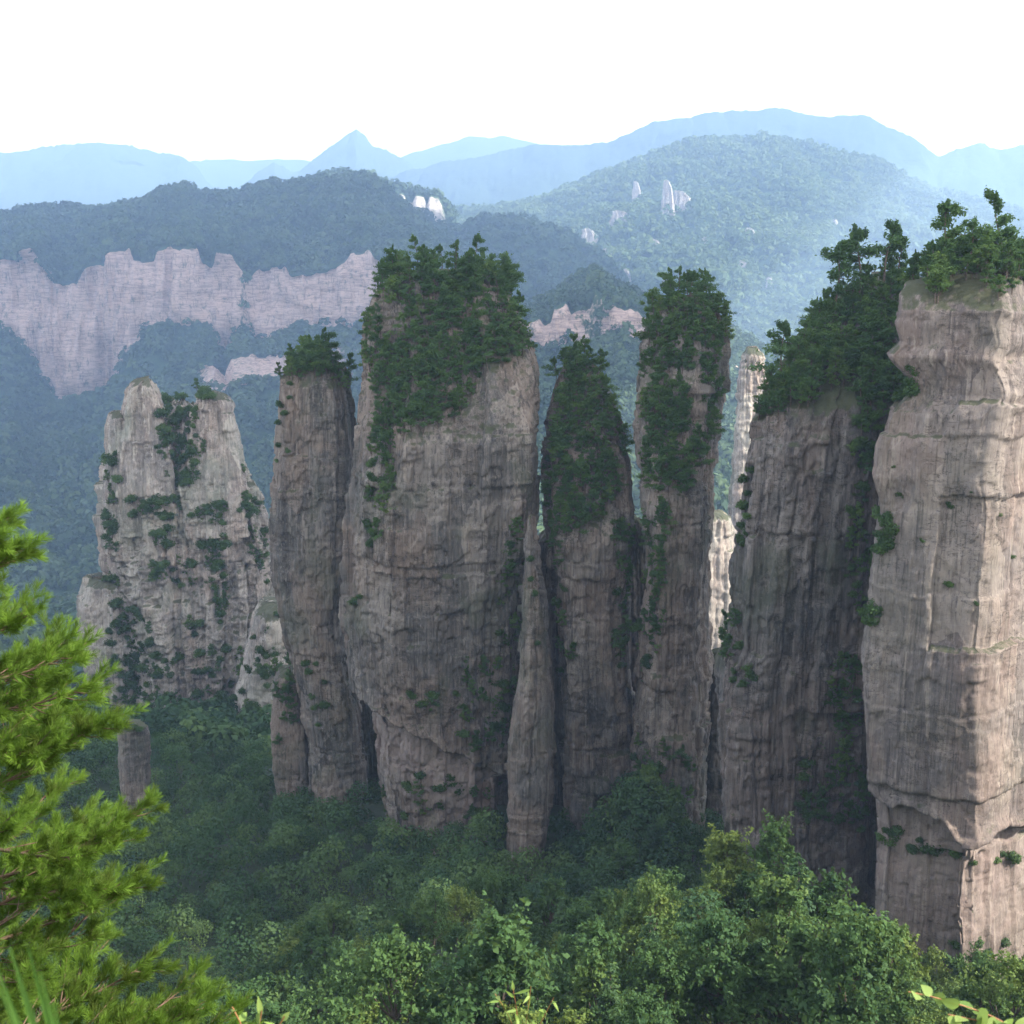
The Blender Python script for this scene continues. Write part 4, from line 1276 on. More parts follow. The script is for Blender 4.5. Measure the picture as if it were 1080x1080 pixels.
def build_rock_plants():
    grow("slim", [(304, 408), (306, 388), (318, 378), (348, 378), (360, 392), (366, 412), (345, 402), (320, 404)], 24, 6, [("pine_tree", 5, 8, 13), ("leafy_tree", 5, 7, 11)], lab("in the tuft on top of the slim pillar"), "tuft of the slim pillar")
    grow("slim", [(294, 412), (306, 405), (304, 480), (290, 500)], 9, 9, BUSH, lab("clinging to the left edge of the slim pillar"), "edge shrubs of the slim pillar")
    grow("slim", [(318, 690), (335, 700), (350, 740), (360, 775), (330, 780)], 8, 9, BUSH, lab("at the cracked foot of the slim pillar"), "foot shrubs of the slim pillar")
    main_cap = [(388, 345), (398, 312), (428, 292), (470, 288), (505, 290), (530, 310), (556, 340), (570, 374), (558, 390), (528, 390), (508, 400), (498, 432), (482, 452), (440, 462), (398, 458), (392, 420), (386, 380)]
    hole = [[(396, 338), (424, 326), (428, 360), (420, 385), (404, 372)]]
    grow("main", main_cap, 118, 9.5, [("pine_tree", 6, 8, 13), ("leafy_tree", 5, 7, 11)], lab("in the thick cap of the widest pillar"), "cap of the widest pillar", hole)
    grow("main", [(392, 455), (412, 462), (412, 520), (400, 580), (388, 590), (390, 520)], 26, 8, STUNT, lab("in the crack below the cap of the widest pillar"), "crack of the widest pillar")
    grow("main", [(366, 625), (382, 625), (382, 648), (368, 648)], 2, 9, BUSH, lab("alone on the lower face of the widest pillar"), "lower face of the widest pillar")
    grow("main", [(430, 735), (470, 740), (520, 690), (540, 560), (556, 560), (552, 700), (530, 810), (500, 800)], 52, 9, STUNT, lab("in the gully between the widest pillar and the pale fin"), "gully by the fin")
    grow("fin", [(556, 590), (566, 590), (572, 700), (556, 700)], 4, 14, BUSH, lab("on the side of the pale fin"), "fin shrubs")
    grow("third", [(580, 570), (577, 500), (582, 450), (592, 412), (604, 385), (620, 384), (640, 420), (652, 452), (664, 488), (655, 520), (640, 545), (622, 560), (600, 575)], 84, 7.5, [("pine_tree", 5, 7, 12), ("leafy_tree", 5, 6, 10)], lab("in the leaning tuft of the third pillar from the cliff"), "tuft of the third pillar")
    grow("fourth", [(676, 515), (675, 450), (676, 390), (688, 340), (704, 314), (738, 314), (756, 332), (766, 365), (762, 400), (754, 450), (748, 500), (725, 525), (695, 528)], 96, 7.5, [("pine_tree", 6, 8, 13), ("leafy_tree", 5, 6, 10)], lab("in the cloak of trees on the second pillar from the cliff"), "cloak of the second pillar", [[(722, 402), (746, 402), (742, 462), (728, 468)]])
    grow("fourth", [(682, 560), (700, 540), (704, 600), (694, 690), (676, 730), (672, 690)], 40, 8, STUNT, lab("in the dark crack beside the second pillar from the cliff"), "crack of the second pillar")
    grow("third", [(645, 570), (664, 560), (660, 640), (655, 720), (648, 700)], 22, 8, STUNT, lab("along the crack edge of the third pillar from the cliff"), "crack of the third pillar")
    slab_cap = [(798, 446), (812, 418), (832, 385), (858, 352), (890, 320), (925, 300), (960, 296), (950, 330), (944, 362), (935, 385), (915, 392), (890, 408), (856, 428), (815, 448)]
    grow("slab", slab_cap, 96, 9, [("pine_tree", 6, 7, 11), ("leafy_tree", 6, 6, 10)], lab("on the sloping wooded top of the dark slab"), "sloping top of the dark slab")
    grow("slab", [(905, 395), (935, 380), (950, 400), (944, 430), (928, 460), (912, 500), (905, 560), (915, 600), (905, 660), (895, 640), (898, 540)], 44, 9, STUNT, lab("in the shaded cleft between dark slab and sunlit cliff"), "cleft by the cliff")
    grow("slab", [(880, 705), (908, 705), (908, 785), (885, 790), (872, 750)], 26, 7, [("sapling", 1, 4, 7)], lab("low in the dark cleft beside the cliff"), "lower cleft by the cliff")
    grow("slab", [(784, 500), (796, 495), (790, 560), (780, 600)], 8, 9, BUSH, lab("on the upper edge of the dark slab"), "edge of the dark slab")
    grow("slab", [(762, 672), (785, 665), (785, 690), (766, 700)], 5, 8, STUNT, lab("on the ledge low on the dark slab"), "ledge of the dark slab")
    grow("slab", [(765, 708), (800, 702), (795, 728), (770, 726)], 5, 9, BUSH, lab("on the short mossy ledge of the dark slab"), "mossy ledge of the dark slab")
    grow("slab", [(840, 800), (905, 800), (910, 880), (850, 880)], 26, 9, STUNT, lab("at the foot of the dark slab"), "foot of the dark slab")
    grow("third", [(580, 570), (592, 575), (600, 680), (598, 800), (590, 760), (584, 640)], 18, 9, STUNT, lab("down the left flank of the third pillar from the cliff"), "left flank of the third pillar")
    grow("main", [(396, 838), (440, 820), (500, 790), (540, 800), (536, 870), (400, 872)], 22, 10, STUNT, lab("at the pale broken foot of the widest pillar"), "foot of the widest pillar")
    grow("fourth", [(668, 790), (735, 800), (738, 880), (668, 880)], 16, 10, STUNT, lab("at the foot of the second pillar from the cliff"), "foot of the second pillar")
    grow("cliff", [(918, 1000), (960, 1010), (1080, 985), (1080, 1050), (920, 1050)], 14, 12, BUSH, lab("at the foot of the sunlit cliff"), "foot of the sunlit cliff")
    grow("cliff", [(918, 868), (960, 886), (1078, 905), (1078, 925), (950, 905), (918, 890)], 14, 9, BUSH, lab("under the overhanging lip of the sunlit cliff"), "lip shrubs of the cliff")
    grow("cliff", [(930, 470), (1075, 470), (1075, 640), (925, 640)], 9, 22, [("shrub", 1, 1.2, 2.4)], lab("small and rooted in a crack of the sunlit cliff face"), "crack shrubs of the cliff face")
    grow("cliff", [(950, 392), (962, 398), (962, 420), (946, 428)], 9, 6, BUSH, lab("in the notch on the edge of the sunlit cliff"), "notch of the cliff")
    grow("cliff", [(922, 548), (940, 548), (938, 590), (922, 595)], 10, 6, BUSH, lab("bright on the upper edge of the sunlit cliff"), "bright shrubs high on the cliff edge")
    grow("cliff", [(913, 648), (926, 648), (924, 664), (913, 664)], 5, 4, BUSH, lab("bright on the lower edge of the sunlit cliff"), "bright shrubs low on the cliff edge")
    # top of the near cliff: planted from above
    grow("foot_stub", [(290, 704), (316, 704), (320, 790), (288, 790)], 12, 8, [("pine_tree", 1, 6, 10), ("sapling", 1, 5, 9)], lab("smothering the short stub at the foot of the slim pillar"), "stub by the slim pillar")
    grow("stub", [(128, 764), (152, 764), (154, 775), (128, 775)], 4, 5, BUSH, lab("on top of the small stubby column"), "top of the stubby column")
    # trees standing on the tops, behind the ones at the brink
    for key, count, h0, h1, lb, gr in (("main", 34, 7, 12, "in the thick cap of the widest pillar", "cap of the widest pillar"), ("fourth", 16, 7, 11, "in the cloak of trees on the second pillar from the cliff", "cloak of the second pillar"),
                                       ("third", 10, 6, 10, "in the leaning tuft of the third pillar from the cliff", "tuft of the third pillar"), ("slim", 9, 6, 10, "in the tuft on top of the slim pillar", "tuft of the slim pillar")):
        Vr = np.concatenate(ROCKS[key].bv)
        top = Vr[Vr[:, 2] > Vr[:, 2].max() - 14]
        for _ in range(count):
            q = top[rnd.randrange(len(top))]
            kind = rnd.choice(["pine_tree", "pine_tree", "leafy_tree"])
            hit = BVH[key].ray_cast(Vector((q[0], q[1], 300)), Vector((0, 0, -1)))
            if hit[0] is not None:
                plant(kind, hit[0], rnd.uniform(h0, h1), lab(lb)(kind), gr + " - " + CATS[kind])
    n = 0
    for _ in range(1500):
        if n >= 118:
            break
        x, y = rnd.uniform(86, 150), 243 + 58 * rnd.random() ** 2.6
        hit = BVH["cliff"].ray_cast(Vector((x, y, 200)), Vector((0, 0, -1)))
        if hit[0] is None or hit[0].z < -4:
            continue
        plant(rnd.choice(["pine_tree", "leafy_tree", "leafy_tree"]), hit[0], rnd.uniform(4.5, 9.0), "low green tree in the belt along the top of the sunlit cliff", "belt on the cliff top")
        n += 1

    def single(rock, px, py, top, kind, label, variant=0):
        hit = BVH[rock].ray_cast(Vector((0, 0, 0)), ray(px, py))
        if hit[0] is None:
            return
        d = hit[0].y
        h = at(px, top, d)[2] - hit[0].z
        plant(kind, hit[0], float(h), label, variant=variant)

    single("slab", 905, 322, 240, "tall_pine", "tall umbrella pine with bare trunk, left of the pair above the dark slab", 0)
    single("slab", 925, 318, 236, "tall_pine", "tall umbrella pine with bare trunk, right of the pair above the dark slab", 1)
    single("slab", 878, 350, 262, "tall_pine", "layered pine leaning out at the skyline below the pair of umbrella pines", 2)
    single("slab", 818, 420, 342, "tall_pine", "lone umbrella pine standing on the lower corner of the wooded slab top", 1)
    single("slab", 852, 362, 306, "pine_tree", "small pine on the skyline between the lone pine and the pair", 2)
    single("slab", 950, 312, 250, "tall_pine", "flat topped pine between the pair and the cliff pines", 2)
    for px, py, top, v, lb in ((1000, 292, 212, 0, "slender pine with a bare trunk standing tallest on the cliff edge"),
                               (1020, 290, 232, 2, "shorter pine just behind the slender cliff edge pine"),
                               (1058, 290, 206, 1, "wide spreading pine at the highest point of the cliff top")):
        single("cliff", px, py, top, "tall_pine" if v != 1 else "pine_tree", lb, v if v != 1 else 4)
    single("main", 415, 300, 262, "pine_tree", "small pine on the left shoulder of the widest pillar cap", 1)
    single("main", 500, 296, 250, "pine_tree", "pine at the very top of the widest pillar", 4)
    single("fourth", 728, 318, 284, "pine_tree", "pine at the very tip of the second pillar from the cliff", 0)
    single("third", 612, 392, 354, "pine_tree", "pine at the very tip of the third pillar from the cliff", 2)

    # pale tower bushes
    T = [("sapling", 4, 6, 10), ("shrub", 6, 4, 9)]
    for poly, n, lb, gr in (
            ([(172, 425), (205, 420), (215, 480), (205, 515), (175, 515), (165, 470)], 60, "in the green hollow between the spires of the pale tower", "hollow of the pale tower"),
            ([(205, 405), (226, 402), (232, 420), (212, 430)], 6, "beside the right spire of the pale tower", "right spire of the pale tower"),
            ([(135, 530), (190, 530), (190, 550), (135, 550)], 20, "on the upper ledge of the pale tower", "upper ledge of the pale tower"),
            ([(200, 545), (240, 530), (235, 560), (205, 560)], 12, "on the right ledge of the pale tower", "right ledge of the pale tower"),
            ([(250, 528), (278, 530), (274, 545), (252, 545)], 7, "at the right edge of the pale tower", "right edge of the pale tower"),
            ([(210, 575), (240, 570), (240, 620), (245, 670), (232, 665), (222, 600)], 30, "in the vertical gully of the pale tower", "gully of the pale tower"),
            ([(160, 565), (180, 560), (182, 585), (165, 590)], 6, "on the middle face of the pale tower", "middle face of the pale tower"),
            ([(155, 598), (210, 600), (206, 622), (160, 620)], 20, "on the middle ledge of the pale tower", "middle ledge of the pale tower"),
            ([(195, 655), (210, 655), (215, 680), (200, 680)], 5, "on the lower face of the pale tower", "lower face of the pale tower"),
            ([(120, 640), (150, 650), (165, 690), (195, 685), (180, 720), (150, 760), (125, 770), (110, 720)], 75, "in the wooded apron low on the pale tower", "apron of the pale tower"),
            ([(110, 720), (140, 735), (200, 735), (280, 690), (300, 720), (290, 760), (110, 775)], 40, "along the wooded base of the pale tower", "base of the pale tower"),
            ([(112, 490), (126, 480), (126, 640), (110, 610)], 22, "down the left edge of the pale tower", "left edge of the pale tower"),
            ([(256, 500), (284, 560), (286, 640), (266, 600)], 18, "down the right edge of the pale tower", "right edge of the pale tower"),
            ([(200, 690), (262, 690), (252, 742), (205, 742)], 18, "on the lower middle of the pale tower", "lower middle of the pale tower"),
            ([(270, 650), (300, 650), (305, 740), (260, 740)], 12, "on the low right buttress of the pale tower", "buttress of the pale tower"),
            ([(215, 745), (250, 740), (248, 770), (215, 775)], 20, "near the foot of the pale tower", "foot of the pale tower")):
        grow("tower", poly, n, 5.0, T, lab(lb), gr)


build_rock_plants()


# ------------------------------------------------------------------ white outcrops on the sunlit hill
def build_outcrops():
    spots = [(704, 190, 30, 9, "tallest white outcrop high on the sunlit hill"), (718, 201, 18, 16, "broad white outcrop joined to the tallest one on the sunlit hill"),
             (671, 191, 19, 6, "thin white outcrop leading the upper group on the sunlit hill"), (654, 222, 13, 17, "slanting white outcrop under the thin one on the sunlit hill"),
             (621, 241, 14, 15, "lowest white outcrop at the shaded side of the sunlit hill"), (703, 294, 16, 9, "white outcrop peeping out beside the tip of the second pillar"),
             (676, 306, 24, 8, "narrow white outcrop beside the second pillar from the cliff"), (660, 284, 16, 7, "small white outcrop left of the second pillar tip"),
             (791, 240, 11, 8, "pair forming small white outcrop in the middle of the sunlit hill"), (828, 171, 6, 6, "tiny white outcrop near the top of the sunlit hill"),
             (783, 275, 9, 9, "pinkish small outcrop low in the middle of the sunlit hill"), (880, 231, 8, 5, "tiny outcrop on the sunlit hill above the dark slab"), (745, 250, 9, 7, "small white outcrop below the broad one on the sunlit hill"),
             (640, 262, 9, 8, "small white outcrop below the lowest one, near the dark spur"), (812, 292, 12, 6, "upright small outcrop low on the sunlit hill, left of the slab pines"),
             (690, 252, 8, 9, "small flat outcrop between the slanting and the broad outcrops")]
    for i, (px, py, hp, wp, lb) in enumerate(spots):
        hp, wp = hp * 1.2, wp * 1.35
        hit = BVH_HILL["big"].ray_cast(Vector((0, 0, 0)), ray(px, py + hp))
        if hit[0] is None:
            continue
        d = hit[0].y - 10
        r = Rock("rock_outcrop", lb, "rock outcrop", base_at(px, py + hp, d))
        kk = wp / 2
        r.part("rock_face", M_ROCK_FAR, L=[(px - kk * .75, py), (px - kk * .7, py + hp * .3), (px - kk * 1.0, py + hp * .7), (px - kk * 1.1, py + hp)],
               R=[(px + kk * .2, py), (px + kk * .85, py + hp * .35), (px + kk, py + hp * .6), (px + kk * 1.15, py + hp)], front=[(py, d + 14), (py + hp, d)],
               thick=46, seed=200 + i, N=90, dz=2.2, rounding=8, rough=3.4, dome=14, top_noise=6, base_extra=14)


build_outcrops()


# ------------------------------------------------------------------ valley wood
def build_valley():
    spots = []
    y = 128.0
    hide = ("wing_e", "wing_a", "wing_b", "wing_c", "wing_d", "main", "fin", "third", "fourth", "slab", "cliff", "slim", "stub", "foot_stub", "tower")
    while y < 1560:
        step = 8.2 if y < 300 else 7.2 if y < 640 else 9.0 if y < 900 else 12.0
        x = -0.52 * y - 20 - (110 if y > 180 else 0)
        while x < 0.52 * y + 20 + (60 if y > 180 else 0):
            xx, yy = x + rnd.uniform(-.45, .45) * step, y + rnd.uniform(-.45, .45) * step
            z = float(ground_z(xx, yy))
            x += step
            u, v = project((xx, yy, z + 6))
            if not (-700 < u < 1500 and 560 < v < 1140):
                continue
            blocked = False
            for k in hide:
                q = BVH[k].ray_cast(Vector((xx, yy, z + 60)), Vector((0, 0, -1)))
                if q[0] is not None:
                    blocked = True
                    break
                tgt = Vector((xx, yy, z + 11))
                hit = BVH[k].ray_cast(Vector((0, 0, 0)), tgt.normalized())
                if hit[0] is not None and hit[0].length < tgt.length - 4:
                    blocked = True
                    break
            if not blocked:
                spots.append((yy, xx, z))
                if abs(float(ground_z(xx, yy + 3)) - float(ground_z(xx, yy - 3))) > 4.2 and y > 200:
                    for _ in range(2):
                        x2, y2 = xx + rnd.uniform(-4, 4), yy + rnd.uniform(-4, 4)
                        spots.append((y2, x2, float(ground_z(x2, y2))))
        y += step
    spots.sort()
    near, rest = [], []
    for q in spots:
        u_ = project((q[1], q[0], q[2] + 6))[0]
        if q[0] < 330 and -30 < u_ < 1110 and len(near) < 380 and not (fbm(q[1] / 16, q[0] / 16, 0.3, 90, 2) < -0.52):
            near.append(q)
        else:
            rest.append(q)
    print("valley trees", len(near), len(rest))
    n_b = 0
    for i, (yy, xx, z) in enumerate(near):
        r = rnd.random()
        big = 1 + 0.35 * float(vnoise(xx / 25, yy / 25, 0.9, 44))
        where = "on the near valley slope"
        if r < 0.20:
            plant("fir_tree", (xx, yy, z), rnd.uniform(12, 22) * big, "narrow conifer among the leafy trees on the near valley slope", "conifers of the near valley slope")
        elif r < 0.31:
            plant("tall_pine", (xx, yy, z), rnd.uniform(11, 17) * big, "spreading pine among the leafy trees on the near valley slope", "pines of the near valley slope")
        elif n_b < 290:
            n_b += 1
            h = (rnd.uniform(8, 13) if rnd.random() < .5 else rnd.uniform(14, 22)) * big
            plant("valley_tree", (xx, yy, z), h, "round leafy tree in the mixed wood on the near valley slope", "leafy trees of the near valley slope", wide=rnd.uniform(.75, 1.1))
        else:
            rest.append((yy, xx, z))
    for k in range(46):
        xx, yy = 43 + rnd.gauss(0, 10), 334 + rnd.uniform(-16, 26)
        if k % 4 == 0:
            plant("fir_tree", (xx, yy, float(ground_z(xx, yy))), rnd.uniform(11, 19), "narrow conifer on the wooded mound against the foot of the second pillar", "conifers of the wooded mound")
        else:
            plant("sapling", (xx, yy, float(ground_z(xx, yy))), rnd.uniform(8, 15), "small leafy tree on the wooded mound against the foot of the second pillar", "small trees of the wooded mound")
    pts = np.array([(xx, yy, z + 2.5 + 2.5 * rnd.random() + 4.0 * (rnd.random() < .18)) for yy, xx, z in rest])
    low = []
    for _ in range(5200):
        yy = rnd.uniform(125, 335)
        xx = rnd.uniform(-.52, .52) * yy
        if rnd.random() < yy / 335:
            low.append((xx, yy, float(ground_z(xx, yy)) + 0.6))
    wood_mass("undergrowth", "tangled low bushes covering the ground between the near valley trees", np.array(low), 2.3, M_VALLEY, 79, leaves=70, leaf=.13, tall=1.0)
    m = pts[:, 1] < 520
    wood_mass("forest", "dark green valley forest below the pillars", pts[m], 4.8, M_DEEPWOOD, 77, leaves=330, leaf=.095, tall=1.3)
    wood_mass("forest", "blue green forest filling the far valley floor beyond the pillars", pts[~m], 6.0, M_DEEPWOOD, 78, leaves=70, leaf=.24, tall=1.1)


build_valley()


# ------------------------------------------------------------------ foreground pine
def needle_branch(seed, length):
    """One pine branch along +x: wood, and bottle-brush shoots of needles that turn upward."""
    rg = np.random.default_rng(seed)
    wood, nd_ = Buf(), Buf()
    n = 9
    tt = np.linspace(0, 1, n)
    axis_ = np.stack([length * tt, 0.06 * length * np.sin(tt * 3 + seed), 0.10 * length * tt ** 2 - 0.05 * length * np.sin(tt * PI)], 1)
    wood.tube(axis_, np.linspace(0.022, 0.006, n) * (0.6 + 0.3 * length), 5)
    shoots = []

    def pt(f):
        return np.array([np.interp(f, tt, axis_[:, c]) for c in range(3)])

    m = int(9 + 7 * length)
    for k in range(m):
        f = 0.22 + 0.78 * (k + rg.random()) / m
        side = 1 if k % 2 else -1
        ln = (0.34 + 0.55 * rg.random()) * (0.34 + 0.30 * length) * (1.15 - 0.65 * f)
        d = np.array((0.75 + 0.4 * f, side * (0.85 - 0.5 * f) * (0.6 + 0.7 * rg.random()), 0.25 * rg.normal() + 0.12))
        d /= np.linalg.norm(d)
        p0 = pt(f)
        p2 = p0 + d * ln + np.array((0, 0, 0.10 * ln))
        p1 = (p0 + p2) / 2 - np.array((0, 0, 0.05 * ln))
        wood.tube(np.array([p0, p1, p2]), [0.007, 0.005, 0.003], 4)
        shoots.append((p1, p2))
        for q in range(int(2 + 4 * ln)):
            g = 0.35 + 0.6 * rg.random()
            s0 = p0 + (p2 - p0) * g
            dd = d + rg.normal(size=3) * 0.55 + np.array((0.2, 0, 0.35))
            dd /= np.linalg.norm(dd)
            s1 = s0 + dd * (0.09 + 0.10 * rg.random())
            shoots.append((s0, s1))
    shoots.append((pt(.85), pt(1.0) + np.array((0.12, 0, 0.06))))
    for s0, s1 in shoots:
        ax = s1 - s0
        ln = np.linalg.norm(ax) + 1e-6
        ax = ax / ln
        q = int(46 + 250 * ln)
        f = rg.random(q) ** 0.8
        base = s0 + (s1 - s0) * (0.15 + 0.9 * f)[:, None]
        r = rg.normal(size=(q, 3))
        r -= (r @ ax)[:, None] * ax
        r /= np.linalg.norm(r, axis=1)[:, None] + 1e-9
        dirn = ax * (0.75 + 0.5 * rg.random((q, 1))) + r * 0.8 + np.array((0, 0, 0.18))
        dirn /= np.linalg.norm(dirn, axis=1)[:, None]
        L_ = (0.075 + 0.035 * rg.random((q, 1)))
        w = np.cross(dirn, rg.normal(size=(q, 3)))
        w /= np.linalg.norm(w, axis=1)[:, None] + 1e-9
        w *= 0.0028
        V = np.stack([base - w * .6, base + w * .6, base + dirn * L_ * .7 + w, base + dirn * L_], 1).reshape(-1, 3)
        nd_.add(V, np.arange(4 * q).reshape(q, 4), float(np.clip(0.5 + 0.3 * rg.normal(), 0, 1)))
    return wood.mesh("branch", M_BARK_PINE), nd_.mesh("needles", M_NEAR_PINE)


def build_near_pine():
    p = at(-72, 700, 9.6)
    x, y = float(p[0]), float(p[1])
    zb = float(ground_z(x, y)) - 0.3
    ztop = float(at(0, 556, 9.6)[2])
    root = link("pine_tree", None, None, (x, y, zb))
    tag(root, "bright green young pine close to the viewpoint, branches reaching in from the edge", "pine tree")
    H = ztop - zb
    b = Buf()
    z = np.linspace(0, H, 14)
    b.tube(np.stack([0.06 * np.sin(z * .9), 0.05 * np.cos(z * .8), z], 1), np.linspace(0.13, 0.02, 14), 8)
    link("trunk", b.mesh("trunk", M_BARK_PINE), root)
    kinds = [(needle_branch(300 + i, L_), L_) for i, L_ in enumerate((0.8, 1.1, 1.5, 1.9, 2.2, 1.3))]
    k = 0
    lev = 1.0
    while lev < H - 0.1:
        top = (H - lev)
        want = 0.7 + 1.38 * min(1, top / 5.2) ** 0.8
        nb = 5
        a0 = rnd.random() * 6.28
        for j in range(nb):
            a = a0 + j * 6.28 / nb + rnd.gauss(0, .25)
            ca = math.cos(a)
            if ca < -0.25 and rnd.random() < .75:
                continue
            w = want * rnd.uniform(.72, 1.12)
            (wood, ned), L_ = min(kinds, key=lambda q: abs(q[1] - w) + rnd.random() * .25)
            s = w / L_
            rise = -rnd.uniform(-0.05, 0.30) - (0.15 if top < 1.2 else 0)
            o = link("branch", wood, root, (0.0, 0.0, lev + rnd.uniform(-.1, .1)), (rnd.uniform(-.3, .3), rise, a), (s, s, s))
            link("needles", ned, o)
            k += 1
        lev += 0.31
    print("near pine branches", k)


# ------------------------------------------------------------------ sprigs near the viewpoint
def leaf_blade(buf, base, d, up, length, width, tone, curl=0.15):
    d = np.asarray(d, float)
    d /= np.linalg.norm(d)
    sd = np.cross(d, up)
    sd /= np.linalg.norm(sd) + 1e-9
    nn = np.cross(sd, d)
    prof = [(0, .04), (.12, .55), (.32, 1.0), (.55, .9), (.78, .5), (1.0, .02)]
    V, F = [], []
    for f, w in prof:
        c = base + d * length * f - nn * curl * length * f * f
        V += [c - sd * width * .5 * w + nn * .10 * width * w, c, c + sd * width * .5 * w + nn * .10 * width * w]
    for i in range(len(prof) - 1):
        a = i * 3
        F += [(a, a + 1, a + 4, a + 3), (a + 1, a + 2, a + 5, a + 4)]
    buf.add(np.array(V), np.array(F), tone)


def sprig(name, label, cat, depth, stems, leaf_len, leaf_w, per, mat, stem_mat, seed, whorl=False):
    """Leafy stems that rise from the ground to the traced tips. stems: [[(px, py) ... tip]]."""
    rg = np.random.default_rng(seed)
    f0 = at(stems[0][0][0], stems[0][0][1], depth)
    gx_, gy_ = float(f0[0]), float(depth) + 0.1
    root_p = np.array((gx_, gy_, float(ground_z(gx_, gy_)) - 0.05))
    root = link(name, None, None, tuple(root_p))
    tag(root, label, cat)
    for sp in stems:
        sb, lb = Buf(), Buf()
        P = np.array([root_p - root_p] + [at(px, py, depth + rg.normal() * 0.05 * leaf_len * 10 * .3) - root_p for px, py in sp])
        tt = np.concatenate([[0], np.cumsum(np.linalg.norm(np.diff(P, axis=0), axis=1))])
        ts = np.linspace(0, tt[-1], 26)
        C = np.stack([np.interp(ts, tt, P[:, c]) for c in range(3)], 1)
        for _ in range(2):
            C[1:-1] = (C[:-2] + 2 * C[1:-1] + C[2:]) / 4
        sb.tube(C, np.linspace(0.010, 0.003, len(C)), 5)
        start = tt[1] * 0.93
        for i in range(per):
            t_ = start + (tt[-1] - start) * (i + .5) / per
            b = np.array([np.interp(t_, ts, C[:, c]) for c in range(3)])
            ax = np.array([np.interp(min(t_ + .03, tt[-1]), ts, C[:, c]) for c in range(3)]) - np.array([np.interp(t_ - .03, ts, C[:, c]) for c in range(3)])
            ax /= np.linalg.norm(ax) + 1e-9
            d = ax * 0.5 + rg.normal(size=3) * 0.55 + np.array((0, -0.15, 0.35))
            up = np.array((0.15, -0.5, 0.8)) + rg.normal(size=3) * 0.3
            leaf_blade(lb, b, d, up, leaf_len * rg.uniform(.6, 1.15), leaf_w * rg.uniform(.7, 1.1), float(rg.random()), rg.uniform(0, .35))
        o = link("stem", sb.mesh("stem", stem_mat), root)
        link("leaves", lb.mesh("leaves", mat), o)


def build_sprigs():
    sprig("vine", "bright green vine shoot with round leaves arching over the bottom edge", "vine", 5.0,
          [[(1095, 1100), (1060, 1075), (1020, 1062), (985, 1050), (958, 1046)], [(1100, 1095), (1075, 1085), (1040, 1078), (1000, 1070)]], 0.10, 0.085, 11, M_NEAR_LEAF, M_STEM_RED, 401)
    sprig("shrub", "pale green leafy shoots at the bottom edge beside the bright pine", "shrub", 4.4,
          [[(262, 1110), (258, 1080), (245, 1062)], [(268, 1110), (272, 1085), (276, 1066)], [(275, 1112), (290, 1090), (300, 1072)]], 0.085, 0.035, 7, M_NEAR_LEAF, M_STEM_RED, 403)
    sprig("shrub", "bush with reddish stems and narrow leaves at the bottom edge", "shrub", 9.0,
          [[(546, 1110), (540, 1075), (522, 1048)], [(548, 1110), (546, 1070), (541, 1042)], [(550, 1110), (556, 1072), (560, 1040)], [(553, 1110), (570, 1080), (584, 1052)]], 0.14, 0.035, 12, M_NEAR_LEAF, M_STEM_RED, 405)
    # soft grass blades right under the viewer
    root_p = np.array((-0.70, 1.55, float(ground_z(-0.70, 1.55))))
    root = link("grass_clump", None, None, tuple(root_p))
    tag(root, "out of focus clump of broad grass blades in the bottom corner", "grass clump")
    rg = np.random.default_rng(407)
    for px, py in ((-8, 1010), (10, 1000), (18, 1030), (30, 1002), (42, 1026), (56, 1058), (30, 1060), (0, 1045)):
        tip = at(px, py, 1.5 + rg.normal() * .05) - root_p
        foot = np.array((rg.normal() * .05, rg.normal() * .05, -0.05))
        n = 12
        f = np.linspace(0, 1, n)[:, None]
        C = foot + (tip - foot) * f + np.array((0.06, 0, 0.10)) * np.sin(f * PI)
        w = 0.011 * np.sqrt(np.clip(1 - f[:, 0], 0, 1)) + 0.0008
        V = np.stack([C - np.array((1, .3, 0)) * w[:, None], C + np.array((0, 0.004, 0)), C + np.array((1, -.3, 0)) * w[:, None]], 1).reshape(-1, 3)
        F = [q for i in range(n - 1) for q in ((3 * i, 3 * i + 1, 3 * i + 4, 3 * i + 3), (3 * i + 1, 3 * i + 2, 3 * i + 5, 3 * i + 4))]
        b = Buf()
        b.add(V, np.array(F), float(rg.random()))
        link("blade", b.mesh("blade", M_GRASS), root)


build_near_pine()
build_sprigs()


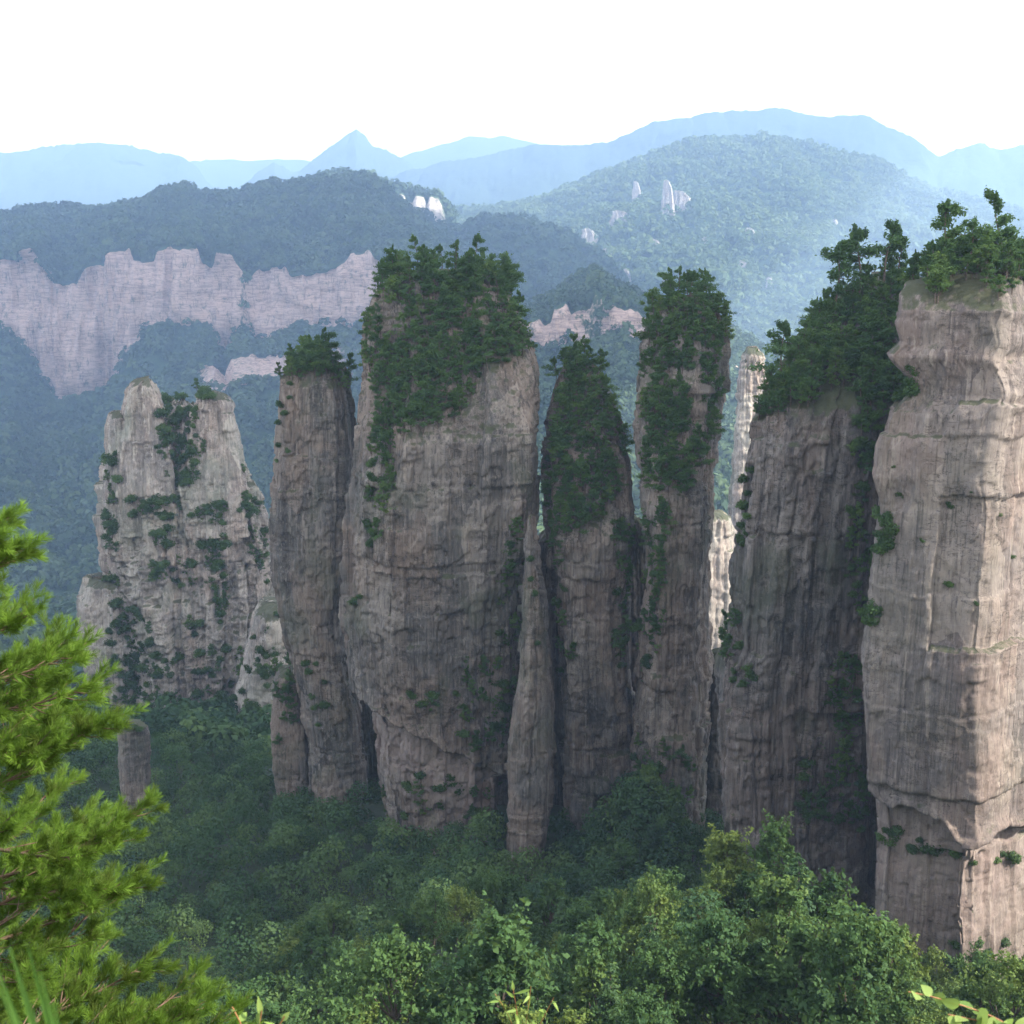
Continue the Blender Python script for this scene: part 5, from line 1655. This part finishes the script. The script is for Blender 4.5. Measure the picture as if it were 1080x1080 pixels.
# ------------------------------------------------------------------ unseen cloud, shaped to shade the middle of the valley
def build_cloud():
    # outline of its shade at the height of the viewpoint: it leaves a lit strip for the near cliff
    ground_poly = [(82, 252), (88, 285), (104, 306), (350, 228), (420, 300), (330, 520), (225, 800), (240, 1000), (500, 2400), (850, 4000), (1100, 7400),
                   (-300, 7600), (-4300, 6800), (-4300, 2800), (-800, 500), (-300, 250), (-40, 195), (50, 165), (120, 152), (232, 155), (228, 192)]
    alt = 3100.0
    k = alt / math.tan(SUN_EL)
    ox, oy = k * math.sin(SUN_AZ), k * math.cos(SUN_AZ)
    poly = np.array(ground_poly, float) + np.array((ox, oy))
    lo, hi = poly.min(0) - 60, poly.max(0) + 60
    n = 620
    X, Y = np.meshgrid(np.linspace(lo[0], hi[0], n), np.linspace(lo[1], hi[1], n))
    d = np.full(X.shape, 1e9)
    ins = np.zeros(X.shape, bool)
    for i in range(len(poly)):
        a, b = poly[i], poly[(i + 1) % len(poly)]
        e = b - a
        t = np.clip(((X - a[0]) * e[0] + (Y - a[1]) * e[1]) / (e @ e), 0, 1)
        d = np.minimum(d, np.hypot(X - a[0] - t * e[0], Y - a[1] - t * e[1]))
        cond = ((a[1] > Y) != (b[1] > Y)) & (X < (b[0] - a[0]) * (Y - a[1]) / (b[1] - a[1] + 1e-9) + a[0])
        ins ^= cond
    sd = np.where(ins, d, -d) + 6 * fbm(X / 70, Y / 70, 0.5, 500, 3)
    h = np.sqrt(np.clip(sd, 0, 400)) * 8 * (1 + 0.45 * fbm(X / 150, Y / 150, 0.2, 501, 4)) + 6
    top = np.stack([X, Y, alt + h], -1).reshape(-1, 3)
    bot = np.stack([X, Y, alt - 4 - 0.22 * h], -1).reshape(-1, 3)
    V = np.vstack([top, bot])
    idx = np.arange(n * n).reshape(n, n)
    q = np.stack([idx[:-1, :-1], idx[:-1, 1:], idx[1:, 1:], idx[1:, :-1]], -1)
    keep = (sd[:-1, :-1] > 0) & (sd[:-1, 1:] > 0) & (sd[1:, 1:] > 0) & (sd[1:, :-1] > 0)
    F1 = q[keep]
    edges = {}
    for f in F1:
        for a, b in zip(f, np.roll(f, -1)):
            edges[(a, b)] = 1
    rim = [(b, a, a + n * n, b + n * n) for (a, b) in edges if (b, a) not in edges]
    F = np.vstack([F1, F1[:, ::-1] + n * n, np.array(rim)])
    m, t, out = new_mat("cloud")
    df = nd(t, "ShaderNodeBsdfDiffuse")
    df.inputs["Color"].default_value = (0.9, 0.9, 0.9, 1)
    tr = nd(t, "ShaderNodeBsdfTranslucent")
    tr.inputs["Color"].default_value = (0.9, 0.9, 0.9, 1)
    mx = t.nodes.new("ShaderNodeMixShader")
    mx.inputs[0].default_value = 0.45
    t.links.new(df.outputs[0], mx.inputs[1])
    t.links.new(tr.outputs[0], mx.inputs[2])
    t.links.new(mx.outputs[0], out.inputs["Surface"])
    o = link("cloud", mesh_of("cloud", V, F, m, True))
    tag(o, "white cloud bank out of view, shaped so its shade lies over the valley", "cloud", kind="stuff")


build_cloud()

# ------------------------------------------------------------------ haze
M_HAZE, t_, out_ = new_mat("haze")
pv = t_.nodes.new("ShaderNodeVolumePrincipled")
pv.inputs["Color"].default_value = (0.47, 0.67, 1.0, 1)
pv.inputs["Density"].default_value = 0.000076
pv.inputs["Anisotropy"].default_value = 0.0
t_.links.new(pv.outputs["Volume"], out_.inputs["Volume"])
M_HAZE.cycles.volume_sampling = 'DISTANCE'
M_HAZE.cycles.homogeneous_volume = True
zlo, zhi = float(gV[:, 2].min()) - 1.0, 2800.0
x0, x1, y0, y1 = -24300.0, 24300.0, -650.0, 25900.0
HV = [(x, y, z) for z in (zlo, zhi) for y in (y0, y1) for x in (x0, x1)]
HF = [(0, 2, 3, 1), (4, 5, 7, 6), (0, 1, 5, 4), (2, 6, 7, 3), (0, 4, 6, 2), (1, 3, 7, 5)]
haze = link("haze", mesh_of("haze", HV, HF, M_HAZE))
tag(haze, "thin bluish valley haze filling the air between the rocks and mountains", "haze", kind="stuff")
